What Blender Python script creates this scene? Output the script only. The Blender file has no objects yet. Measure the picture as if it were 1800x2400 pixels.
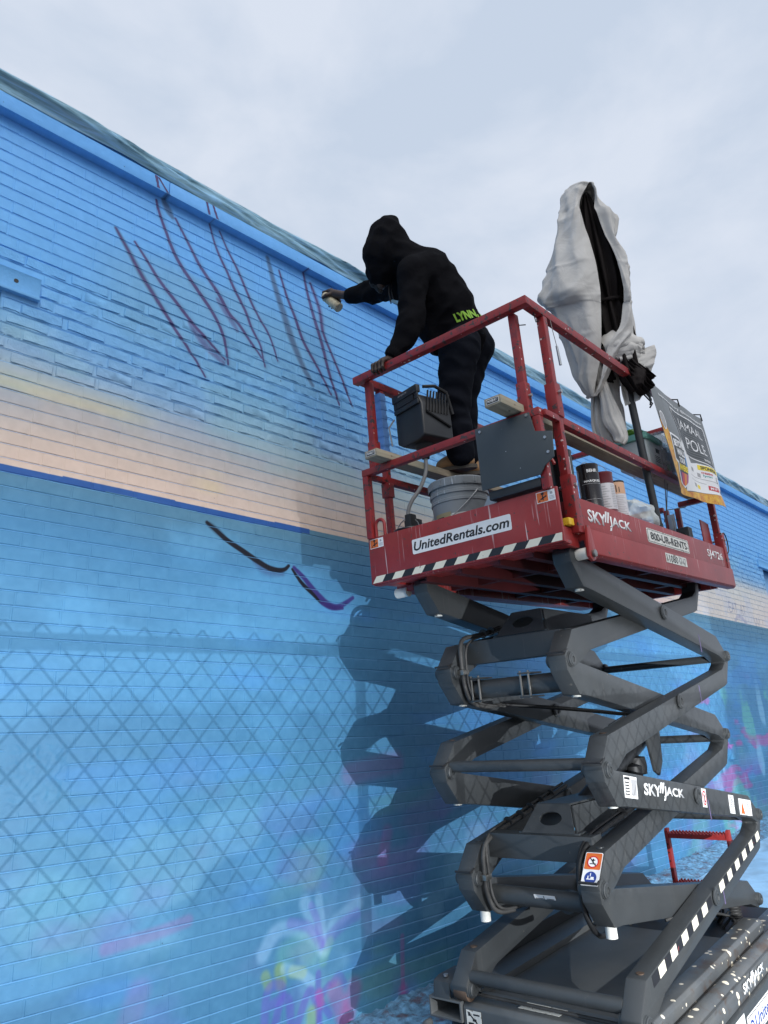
import bpy, bmesh, math, random
import numpy as np
from mathutils import Vector, Matrix, noise as mnoise
from mathutils.bvhtree import BVHTree

random.seed(7)
rng = np.random.default_rng(11)
scene = bpy.context.scene
COL = scene.collection
R = math.radians

# ------------------------------------------------------------------ camera, sky, sun, exposure
cam_d = bpy.data.cameras.new("camera")
cam = bpy.data.objects.new("camera", cam_d)
COL.objects.link(cam)
scene.camera = cam
cam_d.sensor_fit = 'HORIZONTAL'
cam_d.sensor_width = 36.0
cam_d.lens = 34.16
cam_d.clip_start = 0.05
cam_d.clip_end = 600.0
cam.matrix_world = Matrix(((0.70684, -0.18384, -0.68307, 0.0),
                           (-0.70648, -0.23186, -0.66867, 0.0),
                           (-0.03544, 0.95522, -0.29377, 1.66),
                           (0, 0, 0, 1)))

SUN_EL, SUN_AZ = R(48), R(205)      # light comes from behind the camera, from the street side
world = bpy.data.worlds.new("World")
scene.world = world
world.use_nodes = True
wn = world.node_tree
for n in list(wn.nodes):
    wn.nodes.remove(n)
w_out = wn.nodes.new('ShaderNodeOutputWorld')
w_bg = wn.nodes.new('ShaderNodeBackground')
w_bg2 = wn.nodes.new('ShaderNodeBackground')
w_mix = wn.nodes.new('ShaderNodeMixShader')
w_sky = wn.nodes.new('ShaderNodeTexSky')
w_sky.sky_type = 'NISHITA'
w_sky.sun_disc = False
w_sky.sun_elevation = SUN_EL
w_sky.sun_rotation = SUN_AZ
w_bg.inputs['Strength'].default_value = 0.06
wn.links.new(w_sky.outputs[0], w_bg.inputs['Color'])
w_tc = wn.nodes.new('ShaderNodeTexCoord')
w_map = wn.nodes.new('ShaderNodeMapping')
w_map.inputs['Scale'].default_value = (1.0, 1.0, 1.9)
wn.links.new(w_tc.outputs['Generated'], w_map.inputs[0])
w_n1 = wn.nodes.new('ShaderNodeTexNoise')
w_n1.inputs['Scale'].default_value = 3.0
w_n1.inputs['Detail'].default_value = 7.0
w_n1.inputs['Roughness'].default_value = 0.55
w_n1.inputs['Distortion'].default_value = 0.25
wn.links.new(w_map.outputs[0], w_n1.inputs['Vector'])
w_ramp = wn.nodes.new('ShaderNodeValToRGB')
w_ramp.color_ramp.elements[0].position = 0.41
w_ramp.color_ramp.elements[0].color = (0.60, 0.69, 0.83, 1)
w_ramp.color_ramp.elements[1].position = 0.60
w_ramp.color_ramp.elements[1].color = (0.735, 0.80, 0.915, 1)
wn.links.new(w_n1.outputs['Fac'], w_ramp.inputs[0])
wn.links.new(w_ramp.outputs[0], w_bg2.inputs['Color'])
w_bg2.inputs['Strength'].default_value = 0.66
w_mix.inputs[0].default_value = 0.93          # closed cloud cover over the clear sky
wn.links.new(w_bg.outputs[0], w_mix.inputs[1])
wn.links.new(w_bg2.outputs[0], w_mix.inputs[2])
wn.links.new(w_mix.outputs[0], w_out.inputs[0])

sun_d = bpy.data.lights.new("sun", 'SUN')
sun_d.energy = 1.3
sun_d.angle = R(45)
sun_d.color = (1.0, 0.97, 0.92)
sun = bpy.data.objects.new("sun", sun_d)
COL.objects.link(sun)
sd = Vector((math.sin(SUN_AZ) * math.cos(SUN_EL), math.cos(SUN_AZ) * math.cos(SUN_EL), math.sin(SUN_EL)))
sun.rotation_euler = sd.to_track_quat('Z', 'Y').to_euler()

scene.view_settings.view_transform = 'Standard'
scene.view_settings.look = 'None'
scene.view_settings.exposure = 0.62
scene.view_settings.gamma = 1.0
scene.view_settings.use_curve_mapping = False

# The photograph shows the beam of a low lamp beside the photographer: hard shadows of the lift's
# scissors on the wall and the picture of a chain-link fence falling on wall and arms alike.
LAMP = (2.15, -0.88, 1.10)
lamp_d = bpy.data.lights.new("projector_lamp", 'SPOT')
lamp_d.energy = 300.0
lamp_d.spot_size = R(150)
lamp_d.spot_blend = 0.25
lamp_d.shadow_soft_size = 0.004
lamp_d.color = (0.93, 0.97, 1.0)
lamp = bpy.data.objects.new("projector_lamp", lamp_d)
COL.objects.link(lamp)
lamp.location = LAMP
lamp.rotation_euler = (R(90), 0, 0)
lamp_d.use_nodes = True
ln = lamp_d.node_tree
l_em = [n for n in ln.nodes if n.type == 'EMISSION'][0]


class NB:
    """tiny helper for building math node chains"""
    def __init__(self, nt):
        self.nt = nt

    def m(self, op, *a, clamp=False):
        n = self.nt.nodes.new('ShaderNodeMath')
        n.operation = op
        n.use_clamp = clamp
        for i, v in enumerate(a):
            if isinstance(v, (int, float)):
                n.inputs[i].default_value = v
            else:
                self.nt.links.new(v, n.inputs[i])
        return n.outputs[0]


def build_lamp_picture():
    b = NB(ln)
    tc = ln.nodes.new('ShaderNodeTexCoord')
    sp = ln.nodes.new('ShaderNodeSeparateXYZ')
    ln.links.new(tc.outputs['Normal'], sp.inputs[0])
    nz = b.m('MAXIMUM', b.m('ABSOLUTE', sp.outputs[2]), 0.05)
    x = b.m('ADD', b.m('MULTIPLY', b.m('DIVIDE', sp.outputs[0], nz), 4.28), LAMP[0])
    z0 = b.m('ADD', b.m('MULTIPLY', b.m('DIVIDE', sp.outputs[1], nz), 4.28), LAMP[2])
    z = b.m('SUBTRACT', z0, b.m('MULTIPLY', b.m('SUBTRACT', x, 1.25), 0.034))
    p = b.m('DIVIDE', b.m('SUBTRACT', x, 1.248), 0.1645)
    q = b.m('DIVIDE', b.m('SUBTRACT', z, 2.018), 0.185)

    def wire(op):
        s = b.m(op, p, q)
        f = b.m('ABSOLUTE', b.m('SUBTRACT', b.m('FRACT', b.m('ADD', s, 0.5)), 0.5))
        return f
    d = b.m('MINIMUM', wire('ADD'), wire('SUBTRACT'))
    wires = b.m('SUBTRACT', 1.0, b.m('DIVIDE', b.m('SUBTRACT', d, 0.040), 0.028, clamp=True), clamp=True)
    below = b.m('LESS_THAN', z, 2.203)
    low = b.m('DIVIDE', b.m('SUBTRACT', z0, 0.80), 0.22, clamp=True)
    wires = b.m('MULTIPLY', wires, b.m('MULTIPLY', below, low))
    rail = b.m('SUBTRACT', 1.0, b.m('DIVIDE', b.m('SUBTRACT', b.m('ABSOLUTE', b.m('SUBTRACT', z, 2.12)), 0.034), 0.012, clamp=True), clamp=True)
    post = b.m('SUBTRACT', 1.0, b.m('DIVIDE', b.m('SUBTRACT', b.m('ABSOLUTE', b.m('SUBTRACT', x, 3.206)), 0.038), 0.010, clamp=True), clamp=True)
    post = b.m('MULTIPLY', post, b.m('LESS_THAN', z, 2.15))
    dark = b.m('MAXIMUM', b.m('MAXIMUM', wires, rail), post)
    light = b.m('SUBTRACT', 1.0, b.m('MULTIPLY', dark, 0.56))
    top = b.m('SUBTRACT', 1.0, b.m('DIVIDE', b.m('SUBTRACT', z0, 2.35), 0.9, clamp=True), clamp=True)
    right = b.m('SUBTRACT', 1.0, b.m('DIVIDE', b.m('SUBTRACT', x, 8.95), 0.12, clamp=True), clamp=True)
    light = b.m('MULTIPLY', light, b.m('MULTIPLY', b.m('SMOOTH_MIN', top, 1.0, 0.05), right))
    nz3 = b.m('POWER', nz, 3.0)
    comp = b.m('MINIMUM', b.m('DIVIDE', 1.0, nz3), 9.0)
    ln.links.new(b.m('MULTIPLY', light, comp), l_em.inputs['Strength'])


build_lamp_picture()

# ------------------------------------------------------------------ materials
def new_mat(name):
    m = bpy.data.materials.new(name)
    m.use_nodes = True
    nt = m.node_tree
    return m, nt, nt.nodes['Principled BSDF']


def ramp(nt, fac, stops):
    r = nt.nodes.new('ShaderNodeValToRGB')
    els = r.color_ramp.elements
    while len(els) < len(stops):
        els.new(0.5)
    for e, (p, c) in zip(els, stops):
        e.position = p
        e.color = (c, c, c, 1) if isinstance(c, (int, float)) else (*c, 1)
    nt.links.new(fac, r.inputs[0])
    return r.outputs[0]


def tnoise(nt, vec, scale, detail=4, rough=0.5, dist=0.0):
    n = nt.nodes.new('ShaderNodeTexNoise')
    n.inputs['Scale'].default_value = scale
    n.inputs['Detail'].default_value = detail
    n.inputs['Roughness'].default_value = rough
    n.inputs['Distortion'].default_value = dist
    nt.links.new(vec, n.inputs['Vector'])
    return n.outputs['Fac']


def mixc(nt, fac, a, b, mode='MIX'):
    n = nt.nodes.new('ShaderNodeMix')
    n.data_type = 'RGBA'
    n.blend_type = mode
    if isinstance(fac, (int, float)):
        n.inputs[0].default_value = fac
    else:
        nt.links.new(fac, n.inputs[0])
    for s, v in ((6, a), (7, b)):
        if isinstance(v, tuple):
            n.inputs[s].default_value = (*v, 1)
        else:
            nt.links.new(v, n.inputs[s])
    return n.outputs[2]


def scaled(nt, vec, s):
    mp = nt.nodes.new('ShaderNodeMapping')
    mp.inputs['Scale'].default_value = s
    nt.links.new(vec, mp.inputs[0])
    return mp.outputs[0]


def paint(name, rgb, rough=0.45, var=0.12, scale=6.0, chips=None, chip_lvl=0.70, drips=None, splat=None, splat_scale=26,
          splat_r=0.16, dust=None, metal=0.0, bump=0.0, bump_scale=60, grime=None, spec=None):
    m, nt, bs = new_mat(name)
    tc = nt.nodes.new('ShaderNodeTexCoord')
    v = tc.outputs['Object']
    n1 = tnoise(nt, v, scale, 5, 0.6)
    f = ramp(nt, n1, [(0.3, 0.0), (0.7, 1.0)])
    lo = tuple(c * (1 - var) for c in rgb)
    hi = tuple(min(1, c * (1 + var) + 0.004 * var) for c in rgb)
    col = mixc(nt, f, lo, hi)
    rfac = None
    if dust:
        nd = ramp(nt, tnoise(nt, v, 3.1, 6, 0.65), [(0.45, 0.0), (0.72, 0.55)])
        col = mixc(nt, nd, col, dust)
    if grime:
        ng = ramp(nt, tnoise(nt, v, 9.0, 6, 0.7), [(0.52, 0.0), (0.66, 0.8)])
        col = mixc(nt, ng, col, grime)
    if chips:
        nc = ramp(nt, tnoise(nt, v, 38.0, 4, 0.6, 0.4), [(chip_lvl - 0.015, 0.0), (chip_lvl, 1.0)])
        col = mixc(nt, nc, col, chips)
    if drips:
        dv = scaled(nt, v, (90.0, 90.0, 2.6))
        nd = ramp(nt, tnoise(nt, dv, 1.0, 2, 0.4), [(0.655, 0.0), (0.69, 0.8)])
        big = ramp(nt, tnoise(nt, v, 5.0, 2), [(0.45, 0.0), (0.6, 1.0)])
        mm = nt.nodes.new('ShaderNodeMath')
        mm.operation = 'MULTIPLY'
        nt.links.new(nd, mm.inputs[0])
        nt.links.new(big, mm.inputs[1])
        col = mixc(nt, mm.outputs[0], col, drips)
    if splat:
        vo = nt.nodes.new('ShaderNodeTexVoronoi')
        vo.inputs['Scale'].default_value = splat_scale
        nt.links.new(v, vo.inputs['Vector'])
        sc = nt.nodes.new('ShaderNodeSeparateColor')
        nt.links.new(vo.outputs['Color'], sc.inputs[0])
        b = NB(nt)
        rr = b.m('MULTIPLY', b.m('SUBTRACT', sc.outputs[0], 0.45, clamp=True), splat_r * 2.2)
        hit = b.m('LESS_THAN', vo.outputs['Distance'], rr)
        col = mixc(nt, hit, col, splat)
    nt.links.new(col, bs.inputs['Base Color'])
    bs.inputs['Roughness'].default_value = rough
    bs.inputs['Metallic'].default_value = metal
    if spec is not None:
        bs.inputs['Specular IOR Level'].default_value = spec
    if bump:
        bp = nt.nodes.new('ShaderNodeBump')
        bp.inputs['Strength'].default_value = bump
        bp.inputs['Distance'].default_value = 0.01
        nt.links.new(tnoise(nt, v, bump_scale, 4, 0.6), bp.inputs['Height'])
        nt.links.new(bp.outputs[0], bs.inputs['Normal'])
    return m


def flat(name, rgb, rough=0.5, metal=0.0, var=0.06, **k):
    return paint(name, rgb, rough=rough, metal=metal, var=var, scale=14, **k)


RED = paint("red_lift_paint", (0.265, 0.021, 0.020), 0.42, 0.16, 5, chips=(0.07, 0.045, 0.04), chip_lvl=0.665, drips=(0.62, 0.5, 0.5), dust=(0.33, 0.06, 0.06))
RED_RAIL = paint("red_rail_paint", (0.255, 0.018, 0.019), 0.45, 0.2, 9, chips=(0.045, 0.03, 0.03), chip_lvl=0.605, splat=(0.62, 0.5, 0.48), splat_scale=30, splat_r=0.20, grime=(0.12, 0.012, 0.016))
RED_DARK = paint("shaded_underside_red", (0.055, 0.004, 0.006), 0.6, 0.25, 4)  # lift red darkened, the deck underside's shade put into the colour
GREY = paint("grey_lift_paint", (0.039, 0.043, 0.046), 0.40, 0.16, 4, chips=(0.105, 0.10, 0.09), chip_lvl=0.715, drips=(0.065, 0.066, 0.066), dust=(0.050, 0.051, 0.050), bump=0.06, bump_scale=180)
GREY_SPLAT = paint("grey_spattered_paint", (0.072, 0.078, 0.083), 0.38, 0.2, 5, splat=(0.62, 0.56, 0.45), splat_scale=26, splat_r=0.34, dust=(0.11, 0.105, 0.095), grime=(0.06, 0.035, 0.02))
GREY_FRAME = paint("grey_chassis_paint", (0.075, 0.082, 0.087), 0.42, 0.18, 4, dust=(0.11, 0.108, 0.10), chips=(0.16, 0.13, 0.1), chip_lvl=0.70)
GREY_DECK = paint("grey_cover_paint", (0.095, 0.102, 0.106), 0.55, 0.2, 3, dust=(0.13, 0.125, 0.115), splat=(0.5, 0.48, 0.44), splat_scale=9, splat_r=0.045)
PANEL_GREY = paint("slate_panel_paint", (0.050, 0.060, 0.066), 0.5, 0.1, 4, splat=(0.6, 0.6, 0.6), splat_scale=11, splat_r=0.07)
STEEL = flat("worn_steel", (0.28, 0.27, 0.25), 0.35, 0.9, 0.25)
RUST = paint("rusty_steel", (0.10, 0.065, 0.045), 0.7, 0.5, 12, metal=0.4)
ZINC = flat("zinc_fitting", (0.42, 0.43, 0.44), 0.35, 0.8)
BLACK = flat("black_rubber", (0.012, 0.012, 0.013), 0.55)
BLACKP = paint("black_plastic", (0.017, 0.018, 0.020), 0.42, 0.2, 10, dust=(0.035, 0.035, 0.036))
HOSE = paint("hose_rubber", (0.045, 0.044, 0.043), 0.6, 0.3, 20)
NYLON = flat("white_nylon", (0.70, 0.69, 0.64), 0.5)
WHITE = flat("white_sticker", (0.74, 0.74, 0.74), 0.5, var=0.04)
WHITE_WORN = paint("worn_white_sticker", (0.62, 0.62, 0.58), 0.55, 0.1, 9, chips=(0.22, 0.2, 0.17), chip_lvl=0.60)
INK = flat("black_ink", (0.013, 0.013, 0.014), 0.5)
INKGREY = flat("grey_ink", (0.33, 0.33, 0.34), 0.6)
ORANGE = flat("orange_sticker", (0.62, 0.13, 0.02), 0.5)
BLUE_ST = flat("blue_sticker", (0.02, 0.05, 0.24), 0.5)
RED_ST = flat("red_sticker", (0.50, 0.02, 0.03), 0.5)
YELLOW = flat("yellow_plastic", (0.72, 0.46, 0.03), 0.45)
CREAM = paint("cream_reflective_tape", (0.72, 0.68, 0.56), 0.5, 0.06, 9, chips=(0.35, 0.32, 0.26), chip_lvl=0.70)
TAPE_BLACK = paint("black_tape", (0.013, 0.014, 0.018), 0.5, 0.2, 9, chips=(0.25, 0.05, 0.05), chip_lvl=0.70)
BLUE_TAPE = paint("blue_masking_tape", (0.10, 0.24, 0.55), 0.6, 0.15, 12)


def wood_mat():
    m, nt, bs = new_mat("weathered_lumber")
    tc = nt.nodes.new('ShaderNodeTexCoord')
    v = scaled(nt, tc.outputs['Object'], (1.6, 22.0, 22.0))
    n1 = tnoise(nt, v, 2.2, 6, 0.6, 0.6)
    col = nt.nodes.new('ShaderNodeValToRGB')
    e = col.color_ramp.elements
    e[0].position, e[0].color = 0.3, (0.20, 0.155, 0.105, 1)
    e[1].position, e[1].color = 0.75, (0.40, 0.34, 0.25, 1)
    nt.links.new(n1, col.inputs[0])
    g = ramp(nt, tnoise(nt, tc.outputs['Object'], 4.0, 5, 0.6), [(0.42, 0.0), (0.68, 0.7)])
    c2 = mixc(nt, g, col.outputs[0], (0.27, 0.265, 0.20))
    k = ramp(nt, tnoise(nt, scaled(nt, tc.outputs['Object'], (5, 9, 9)), 2.4, 2), [(0.70, 0.0), (0.74, 0.85)])
    c3 = mixc(nt, k, c2, (0.11, 0.075, 0.045))
    nt.links.new(c3, bs.inputs['Base Color'])
    bs.inputs['Roughness'].default_value = 0.75
    bp = nt.nodes.new('ShaderNodeBump')
    bp.inputs['Strength'].default_value = 0.3
    bp.inputs['Distance'].default_value = 0.003
    nt.links.new(n1, bp.inputs['Height'])
    nt.links.new(bp.outputs[0], bs.inputs['Normal'])
    return m


WOOD = wood_mat()


def cloth_mat(name, rgb, rough=0.85, weave=260, stain=None, fold=0.0, sheen=0.0, spec=0.25):
    m, nt, bs = new_mat(name)
    tc = nt.nodes.new('ShaderNodeTexCoord')
    v = tc.outputs['Object']
    n = ramp(nt, tnoise(nt, v, 5, 6, 0.6), [(0.3, 0.86), (0.7, 1.08)])
    c = mixc(nt, 1.0, rgb, n, 'MULTIPLY')
    if stain:
        s = ramp(nt, tnoise(nt, v, 24, 5, 0.7), [(0.66, 0.0), (0.72, 0.8)])
        big = ramp(nt, tnoise(nt, v, 4.5, 2), [(0.56, 0.0), (0.64, 1.0)])
        b = NB(nt)
        c = mixc(nt, b.m('MULTIPLY', s, big), c, stain)
    nt.links.new(c, bs.inputs['Base Color'])
    bs.inputs['Roughness'].default_value = rough
    bs.inputs['Specular IOR Level'].default_value = spec
    bs.inputs['Sheen Weight'].default_value = sheen
    b1 = nt.nodes.new('ShaderNodeBump')
    b1.inputs['Strength'].default_value = 0.25
    b1.inputs['Distance'].default_value = 0.001
    nt.links.new(tnoise(nt, v, weave, 2), b1.inputs['Height'])
    if fold:
        b2 = nt.nodes.new('ShaderNodeBump')
        b2.inputs['Strength'].default_value = fold
        b2.inputs['Distance'].default_value = 0.03
        nt.links.new(tnoise(nt, v, 9, 3, 0.5, 0.8), b2.inputs['Height'])
        nt.links.new(b1.outputs[0], b2.inputs['Normal'])
        nt.links.new(b2.outputs[0], bs.inputs['Normal'])
    else:
        nt.links.new(b1.outputs[0], bs.inputs['Normal'])
    return m


CANVAS = cloth_mat("grey_canvas", (0.50, 0.485, 0.465), 0.9, 300, fold=0.30)
UMBREL = cloth_mat("charcoal_umbrella_cloth", (0.016, 0.013, 0.013), 0.8, 300, fold=0.1, spec=.1)
HOODIE = cloth_mat("black_sweatshirt", (0.0062, 0.0062, 0.0078), 0.95, 340, stain=(0.04, 0.06, 0.085), fold=0.25, spec=.06)
TROUSER = cloth_mat("navy_black_trousers", (0.0075, 0.0088, 0.0135), 0.95, 340, fold=0.25, spec=.08)
SKIN = paint("dark_brown_skin", (0.040, 0.021, 0.014), 0.55, 0.18, 30, bump=0.15, bump_scale=90)
BEARD = flat("black_beard", (0.012, 0.010, 0.009), 0.8)
BOOT = paint("tan_boot_leather", (0.30, 0.165, 0.07), 0.7, 0.2, 18)
SOLE = flat("boot_sole", (0.05, 0.04, 0.03), 0.7)
LIME = flat("lime_print", (0.22, 0.42, 0.03), 0.6)


def clear_mat(name, rgb, alpha, rough=0.2):
    m, nt, bs = new_mat(name)
    bs.inputs['Base Color'].default_value = (*rgb, 1)
    bs.inputs['Roughness'].default_value = rough
    tr = nt.nodes.new('ShaderNodeBsdfTransparent')
    mx = nt.nodes.new('ShaderNodeMixShader')
    tc = nt.nodes.new('ShaderNodeTexCoord')
    a = ramp(nt, tnoise(nt, tc.outputs['Object'], 12, 4), [(0.3, alpha * 0.8), (0.7, min(1, alpha * 1.2))])
    nt.links.new(a, mx.inputs[0])
    nt.links.new(tr.outputs[0], mx.inputs[1])
    nt.links.new(bs.outputs[0], mx.inputs[2])
    out = nt.nodes['Material Output']
    nt.links.new(mx.outputs[0], out.inputs[0])
    return m


CLEAR = clear_mat("clear_tub_plastic", (0.75, 0.78, 0.80), 0.30, 0.15)
BAG = clear_mat("milky_bag_plastic", (0.72, 0.76, 0.74), 0.55, 0.3)

# ------------------------------------------------------------------ mesh helpers
def link(o, parent=None):
    COL.objects.link(o)
    if parent is not None:
        o.parent = parent
    return o


def tag(o, label=None, cat=None, group=None, kind=None):
    if label:
        o['label'] = label
    if cat:
        o['category'] = cat
    if group:
        o['group'] = group
    if kind:
        o['kind'] = kind
    return o


def empty(name, label, cat, M, group=None):
    o = bpy.data.objects.new(name, None)
    o.empty_display_size = 0.1
    COL.objects.link(o)
    o.matrix_world = M
    return tag(o, label, cat, group)


def obj(name, bm, mat, parent=None, bevel=0.0, seg=2, smooth=40, M=None):
    bm.normal_update()
    if bevel:
        es = [e for e in bm.edges if len(e.link_faces) == 2 and e.calc_face_angle(0) > R(28)]
        if es:
            bmesh.ops.bevel(bm, geom=es, offset=bevel, segments=seg, affect='EDGES', profile=0.6, clamp_overlap=True)
    me = bpy.data.meshes.new(name)
    bm.to_mesh(me)
    bm.free()
    me.materials.append(mat)
    if smooth:
        me.polygons.foreach_set('use_smooth', [True] * len(me.polygons))
        me.set_sharp_from_angle(angle=R(smooth))
    o = bpy.data.objects.new(name, me)
    if M is not None:
        o.matrix_local = M
    return link(o, parent)


def copy_obj(o, parent, M=None, label=None):
    c = o.copy()
    COL.objects.link(c)
    c.parent = parent
    if M is not None:
        c.matrix_local = M
    if label:
        c['label'] = label
    return c


def B():
    return bmesh.new()


def box(bm, lo, hi, M=None):
    vs = [Vector((x, y, z)) for z in (lo[2], hi[2]) for y in (lo[1], hi[1]) for x in (lo[0], hi[0])]
    if M is not None:
        vs = [M @ v for v in vs]
    v = [bm.verts.new(p) for p in vs]
    for f in ((0, 2, 3, 1), (4, 5, 7, 6), (0, 1, 5, 4), (2, 6, 7, 3), (0, 4, 6, 2), (1, 3, 7, 5)):
        bm.faces.new([v[i] for i in f])
    return bm


def prism(bm, poly, axis, a, b):
    """extrude a 2-D outline along an axis; poly pairs are the two other axes in xyz order"""
    def mk(p, t):
        return {'x': (t, p[0], p[1]), 'y': (p[0], t, p[1]), 'z': (p[0], p[1], t)}[axis]
    A = [bm.verts.new(mk(p, a)) for p in poly]
    Bv = [bm.verts.new(mk(p, b)) for p in poly]
    n = len(poly)
    fs = [bm.faces.new(A), bm.faces.new(Bv)]
    for i in range(n):
        fs.append(bm.faces.new((A[i], A[(i + 1) % n], Bv[(i + 1) % n], Bv[i])))
    bmesh.ops.recalc_face_normals(bm, faces=fs)
    return bm


def frame_from(d):
    d = d.normalized()
    u = Vector((0, 0, 1)) if abs(d.z) < 0.9 else Vector((1, 0, 0))
    a = d.cross(u).normalized()
    return a, d.cross(a).normalized()


def tube(bm, pts, r, seg=10, caps=True, square=None):
    pts = [Vector(p) for p in pts]
    rings = []
    a = None
    for i, p in enumerate(pts):
        if i == 0:
            d = pts[1] - p
        elif i == len(pts) - 1:
            d = p - pts[i - 1]
        else:
            d = (pts[i + 1] - p).normalized() + (p - pts[i - 1]).normalized()
        d.normalize()
        if a is None:
            a, b = frame_from(d)
        else:
            a = (a - d * a.dot(d)).normalized()
            b = d.cross(a).normalized()
        rr = r[i] if isinstance(r, (list, tuple)) else r
        rings.append([bm.verts.new(p + (a * math.cos(t) + b * math.sin(t)) * rr)
                      for t in [2 * math.pi * k / seg for k in range(seg)]])
    fs = []
    for q in range(len(rings) - 1):
        for k in range(seg):
            fs.append(bm.faces.new((rings[q][k], rings[q][(k + 1) % seg], rings[q + 1][(k + 1) % seg], rings[q + 1][k])))
    if caps:
        fs.append(bm.faces.new(rings[0][::-1]))
        fs.append(bm.faces.new(rings[-1]))
    bmesh.ops.recalc_face_normals(bm, faces=fs)
    return bm


def beam(bm, p, q, w, h, up=(0, 0, 1)):
    """square tube from p to q, w across, h along 'up'"""
    p, q = Vector(p), Vector(q)
    d = (q - p).normalized()
    u = Vector(up)
    u = (u - d * u.dot(d)).normalized()
    s = d.cross(u)
    vs = []
    for c in (p, q):
        for a, b_ in ((-1, -1), (1, -1), (1, 1), (-1, 1)):
            vs.append(bm.verts.new(c + s * (a * w / 2) + u * (b_ * h / 2)))
    fs = [bm.faces.new(vs[0:4][::-1]), bm.faces.new(vs[4:8])]
    for i in range(4):
        fs.append(bm.faces.new((vs[i], vs[(i + 1) % 4], vs[4 + (i + 1) % 4], vs[4 + i])))
    bmesh.ops.recalc_face_normals(bm, faces=fs)
    return bm


def lathe(bm, prof, seg=28, M=None, cap=True):
    rings = []
    for r, z in prof:
        ring = []
        for k in range(seg):
            t = 2 * math.pi * k / seg
            v = Vector((r * math.cos(t), r * math.sin(t), z))
            ring.append(bm.verts.new(M @ v if M is not None else v))
        rings.append(ring)
    fs = []
    for q in range(len(rings) - 1):
        for k in range(seg):
            fs.append(bm.faces.new((rings[q][k], rings[q][(k + 1) % seg], rings[q + 1][(k + 1) % seg], rings[q + 1][k])))
    if cap:
        fs.append(bm.faces.new(rings[0][::-1]))
        fs.append(bm.faces.new(rings[-1]))
    bmesh.ops.recalc_face_normals(bm, faces=fs)
    return bm


def cyl(bm, p, q, r, seg=18):
    return tube(bm, [p, q], r, seg)


def grid(bm, fn, nu, nv, closed=False):
    V = [[bm.verts.new(fn(i / nu, j / nv)) for j in range(nv + (0 if closed else 1))] for i in range(nu + 1)]
    m = nv
    for i in range(nu):
        for j in range(m):
            j2 = (j + 1) % nv if closed else j + 1
            bm.faces.new((V[i][j], V[i][j2], V[i + 1][j2], V[i + 1][j]))
    return bm


def thicken(bm, t):
    """give a sheet real thickness: a second skin offset along the vertex normals, closed at the rim"""
    bm.normal_update()
    fs = bm.faces[:]
    rim = [e for e in bm.edges if e.is_boundary]
    off = {v: bm.verts.new(v.co - v.normal * t) for v in bm.verts[:]}
    back = [bm.faces.new([off[v] for v in reversed(f.verts)]) for f in fs]
    for e in rim:
        l = e.link_loops[0]
        a, b_ = l.vert, l.link_loop_next.vert
        try:
            bm.faces.new((b_, a, off[a], off[b_]))
        except ValueError:
            pass
    return bm


_fonts = {}


def text_bm(s, height, bold=0.0, shear=0.0, ext=0.0006, width=None, spacing=1.0):
    """lettering as a mesh in its own XY plane, origin at the lower left"""
    cu = bpy.data.curves.new("lettering", 'FONT')
    cu.body = s
    cu.size = 1.0
    cu.shear = shear
    cu.offset = bold
    cu.extrude = 0.0
    cu.space_character = spacing
    cu.resolution_u = 3
    o = bpy.data.objects.new("lettering_tmp", cu)
    COL.objects.link(o)
    bpy.context.view_layer.update()
    dg = bpy.context.evaluated_depsgraph_get()
    me = bpy.data.meshes.new_from_object(o.evaluated_get(dg))
    bpy.data.objects.remove(o)
    bm = B()
    bm.from_mesh(me)
    bpy.data.meshes.remove(me)
    bpy.data.curves.remove(cu)
    xs = [v.co.x for v in bm.verts]
    ys = [v.co.y for v in bm.verts]
    x0, x1, y0, y1 = min(xs), max(xs), min(ys), max(ys)
    sy = height / (y1 - y0)
    sx = sy if width is None else width / (x1 - x0)
    for v in bm.verts:
        v.co = Vector(((v.co.x - x0) * sx, (v.co.y - y0) * sy, 0))
    if ext:
        bmesh.ops.recalc_face_normals(bm, faces=bm.faces[:])
        r = bmesh.ops.extrude_face_region(bm, geom=bm.faces[:])
        for v in r['geom']:
            if isinstance(v, bmesh.types.BMVert):
                v.co.z += ext
        bmesh.ops.recalc_face_normals(bm, faces=bm.faces[:])
    return bm


def face_matrix(o, ux, uy):
    """matrix whose X, Y run along ux, uy and whose Z points out of the face"""
    ux = Vector(ux).normalized()
    uy = Vector(uy)
    uy = (uy - ux * uy.dot(ux)).normalized()
    uz = ux.cross(uy)
    M = Matrix.Identity(4)
    for i in range(3):
        M[i][0], M[i][1], M[i][2], M[i][3] = ux[i], uy[i], uz[i], o[i]
    return M


def rect_sticker(name, parent, M, x0, y0, x1, y1, mat, z=0.0, t=0.0012, rad=0.0, label=None):
    bm = B()
    if rad:
        poly = []
        for cx, cy, a in ((x1 - rad, y0 + rad, -90), (x1 - rad, y1 - rad, 0), (x0 + rad, y1 - rad, 90), (x0 + rad, y0 + rad, 180)):
            for k in range(5):
                t_ = R(a + 22.5 * k)
                poly.append((cx + rad * math.cos(t_), cy + rad * math.sin(t_)))
        prism(bm, poly, 'z', z, z + t)
    else:
        box(bm, (x0, y0, z), (x1, y1, z + t))
    o = obj(name, bm, mat, parent, smooth=0, M=M)
    if label:
        o['label'] = label
    return o


def lettering(parent, M, s, x, y, h, mat, z=0.0012, width=None, bold=0.0, shear=0.0, spacing=1.0, name='lettering'):
    bm = text_bm(s, h, bold, shear, 0.0006, width, spacing)
    bmesh.ops.translate(bm, verts=bm.verts[:], vec=(x, y, z))
    return obj(name, bm, mat, parent, smooth=0, M=M)


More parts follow.
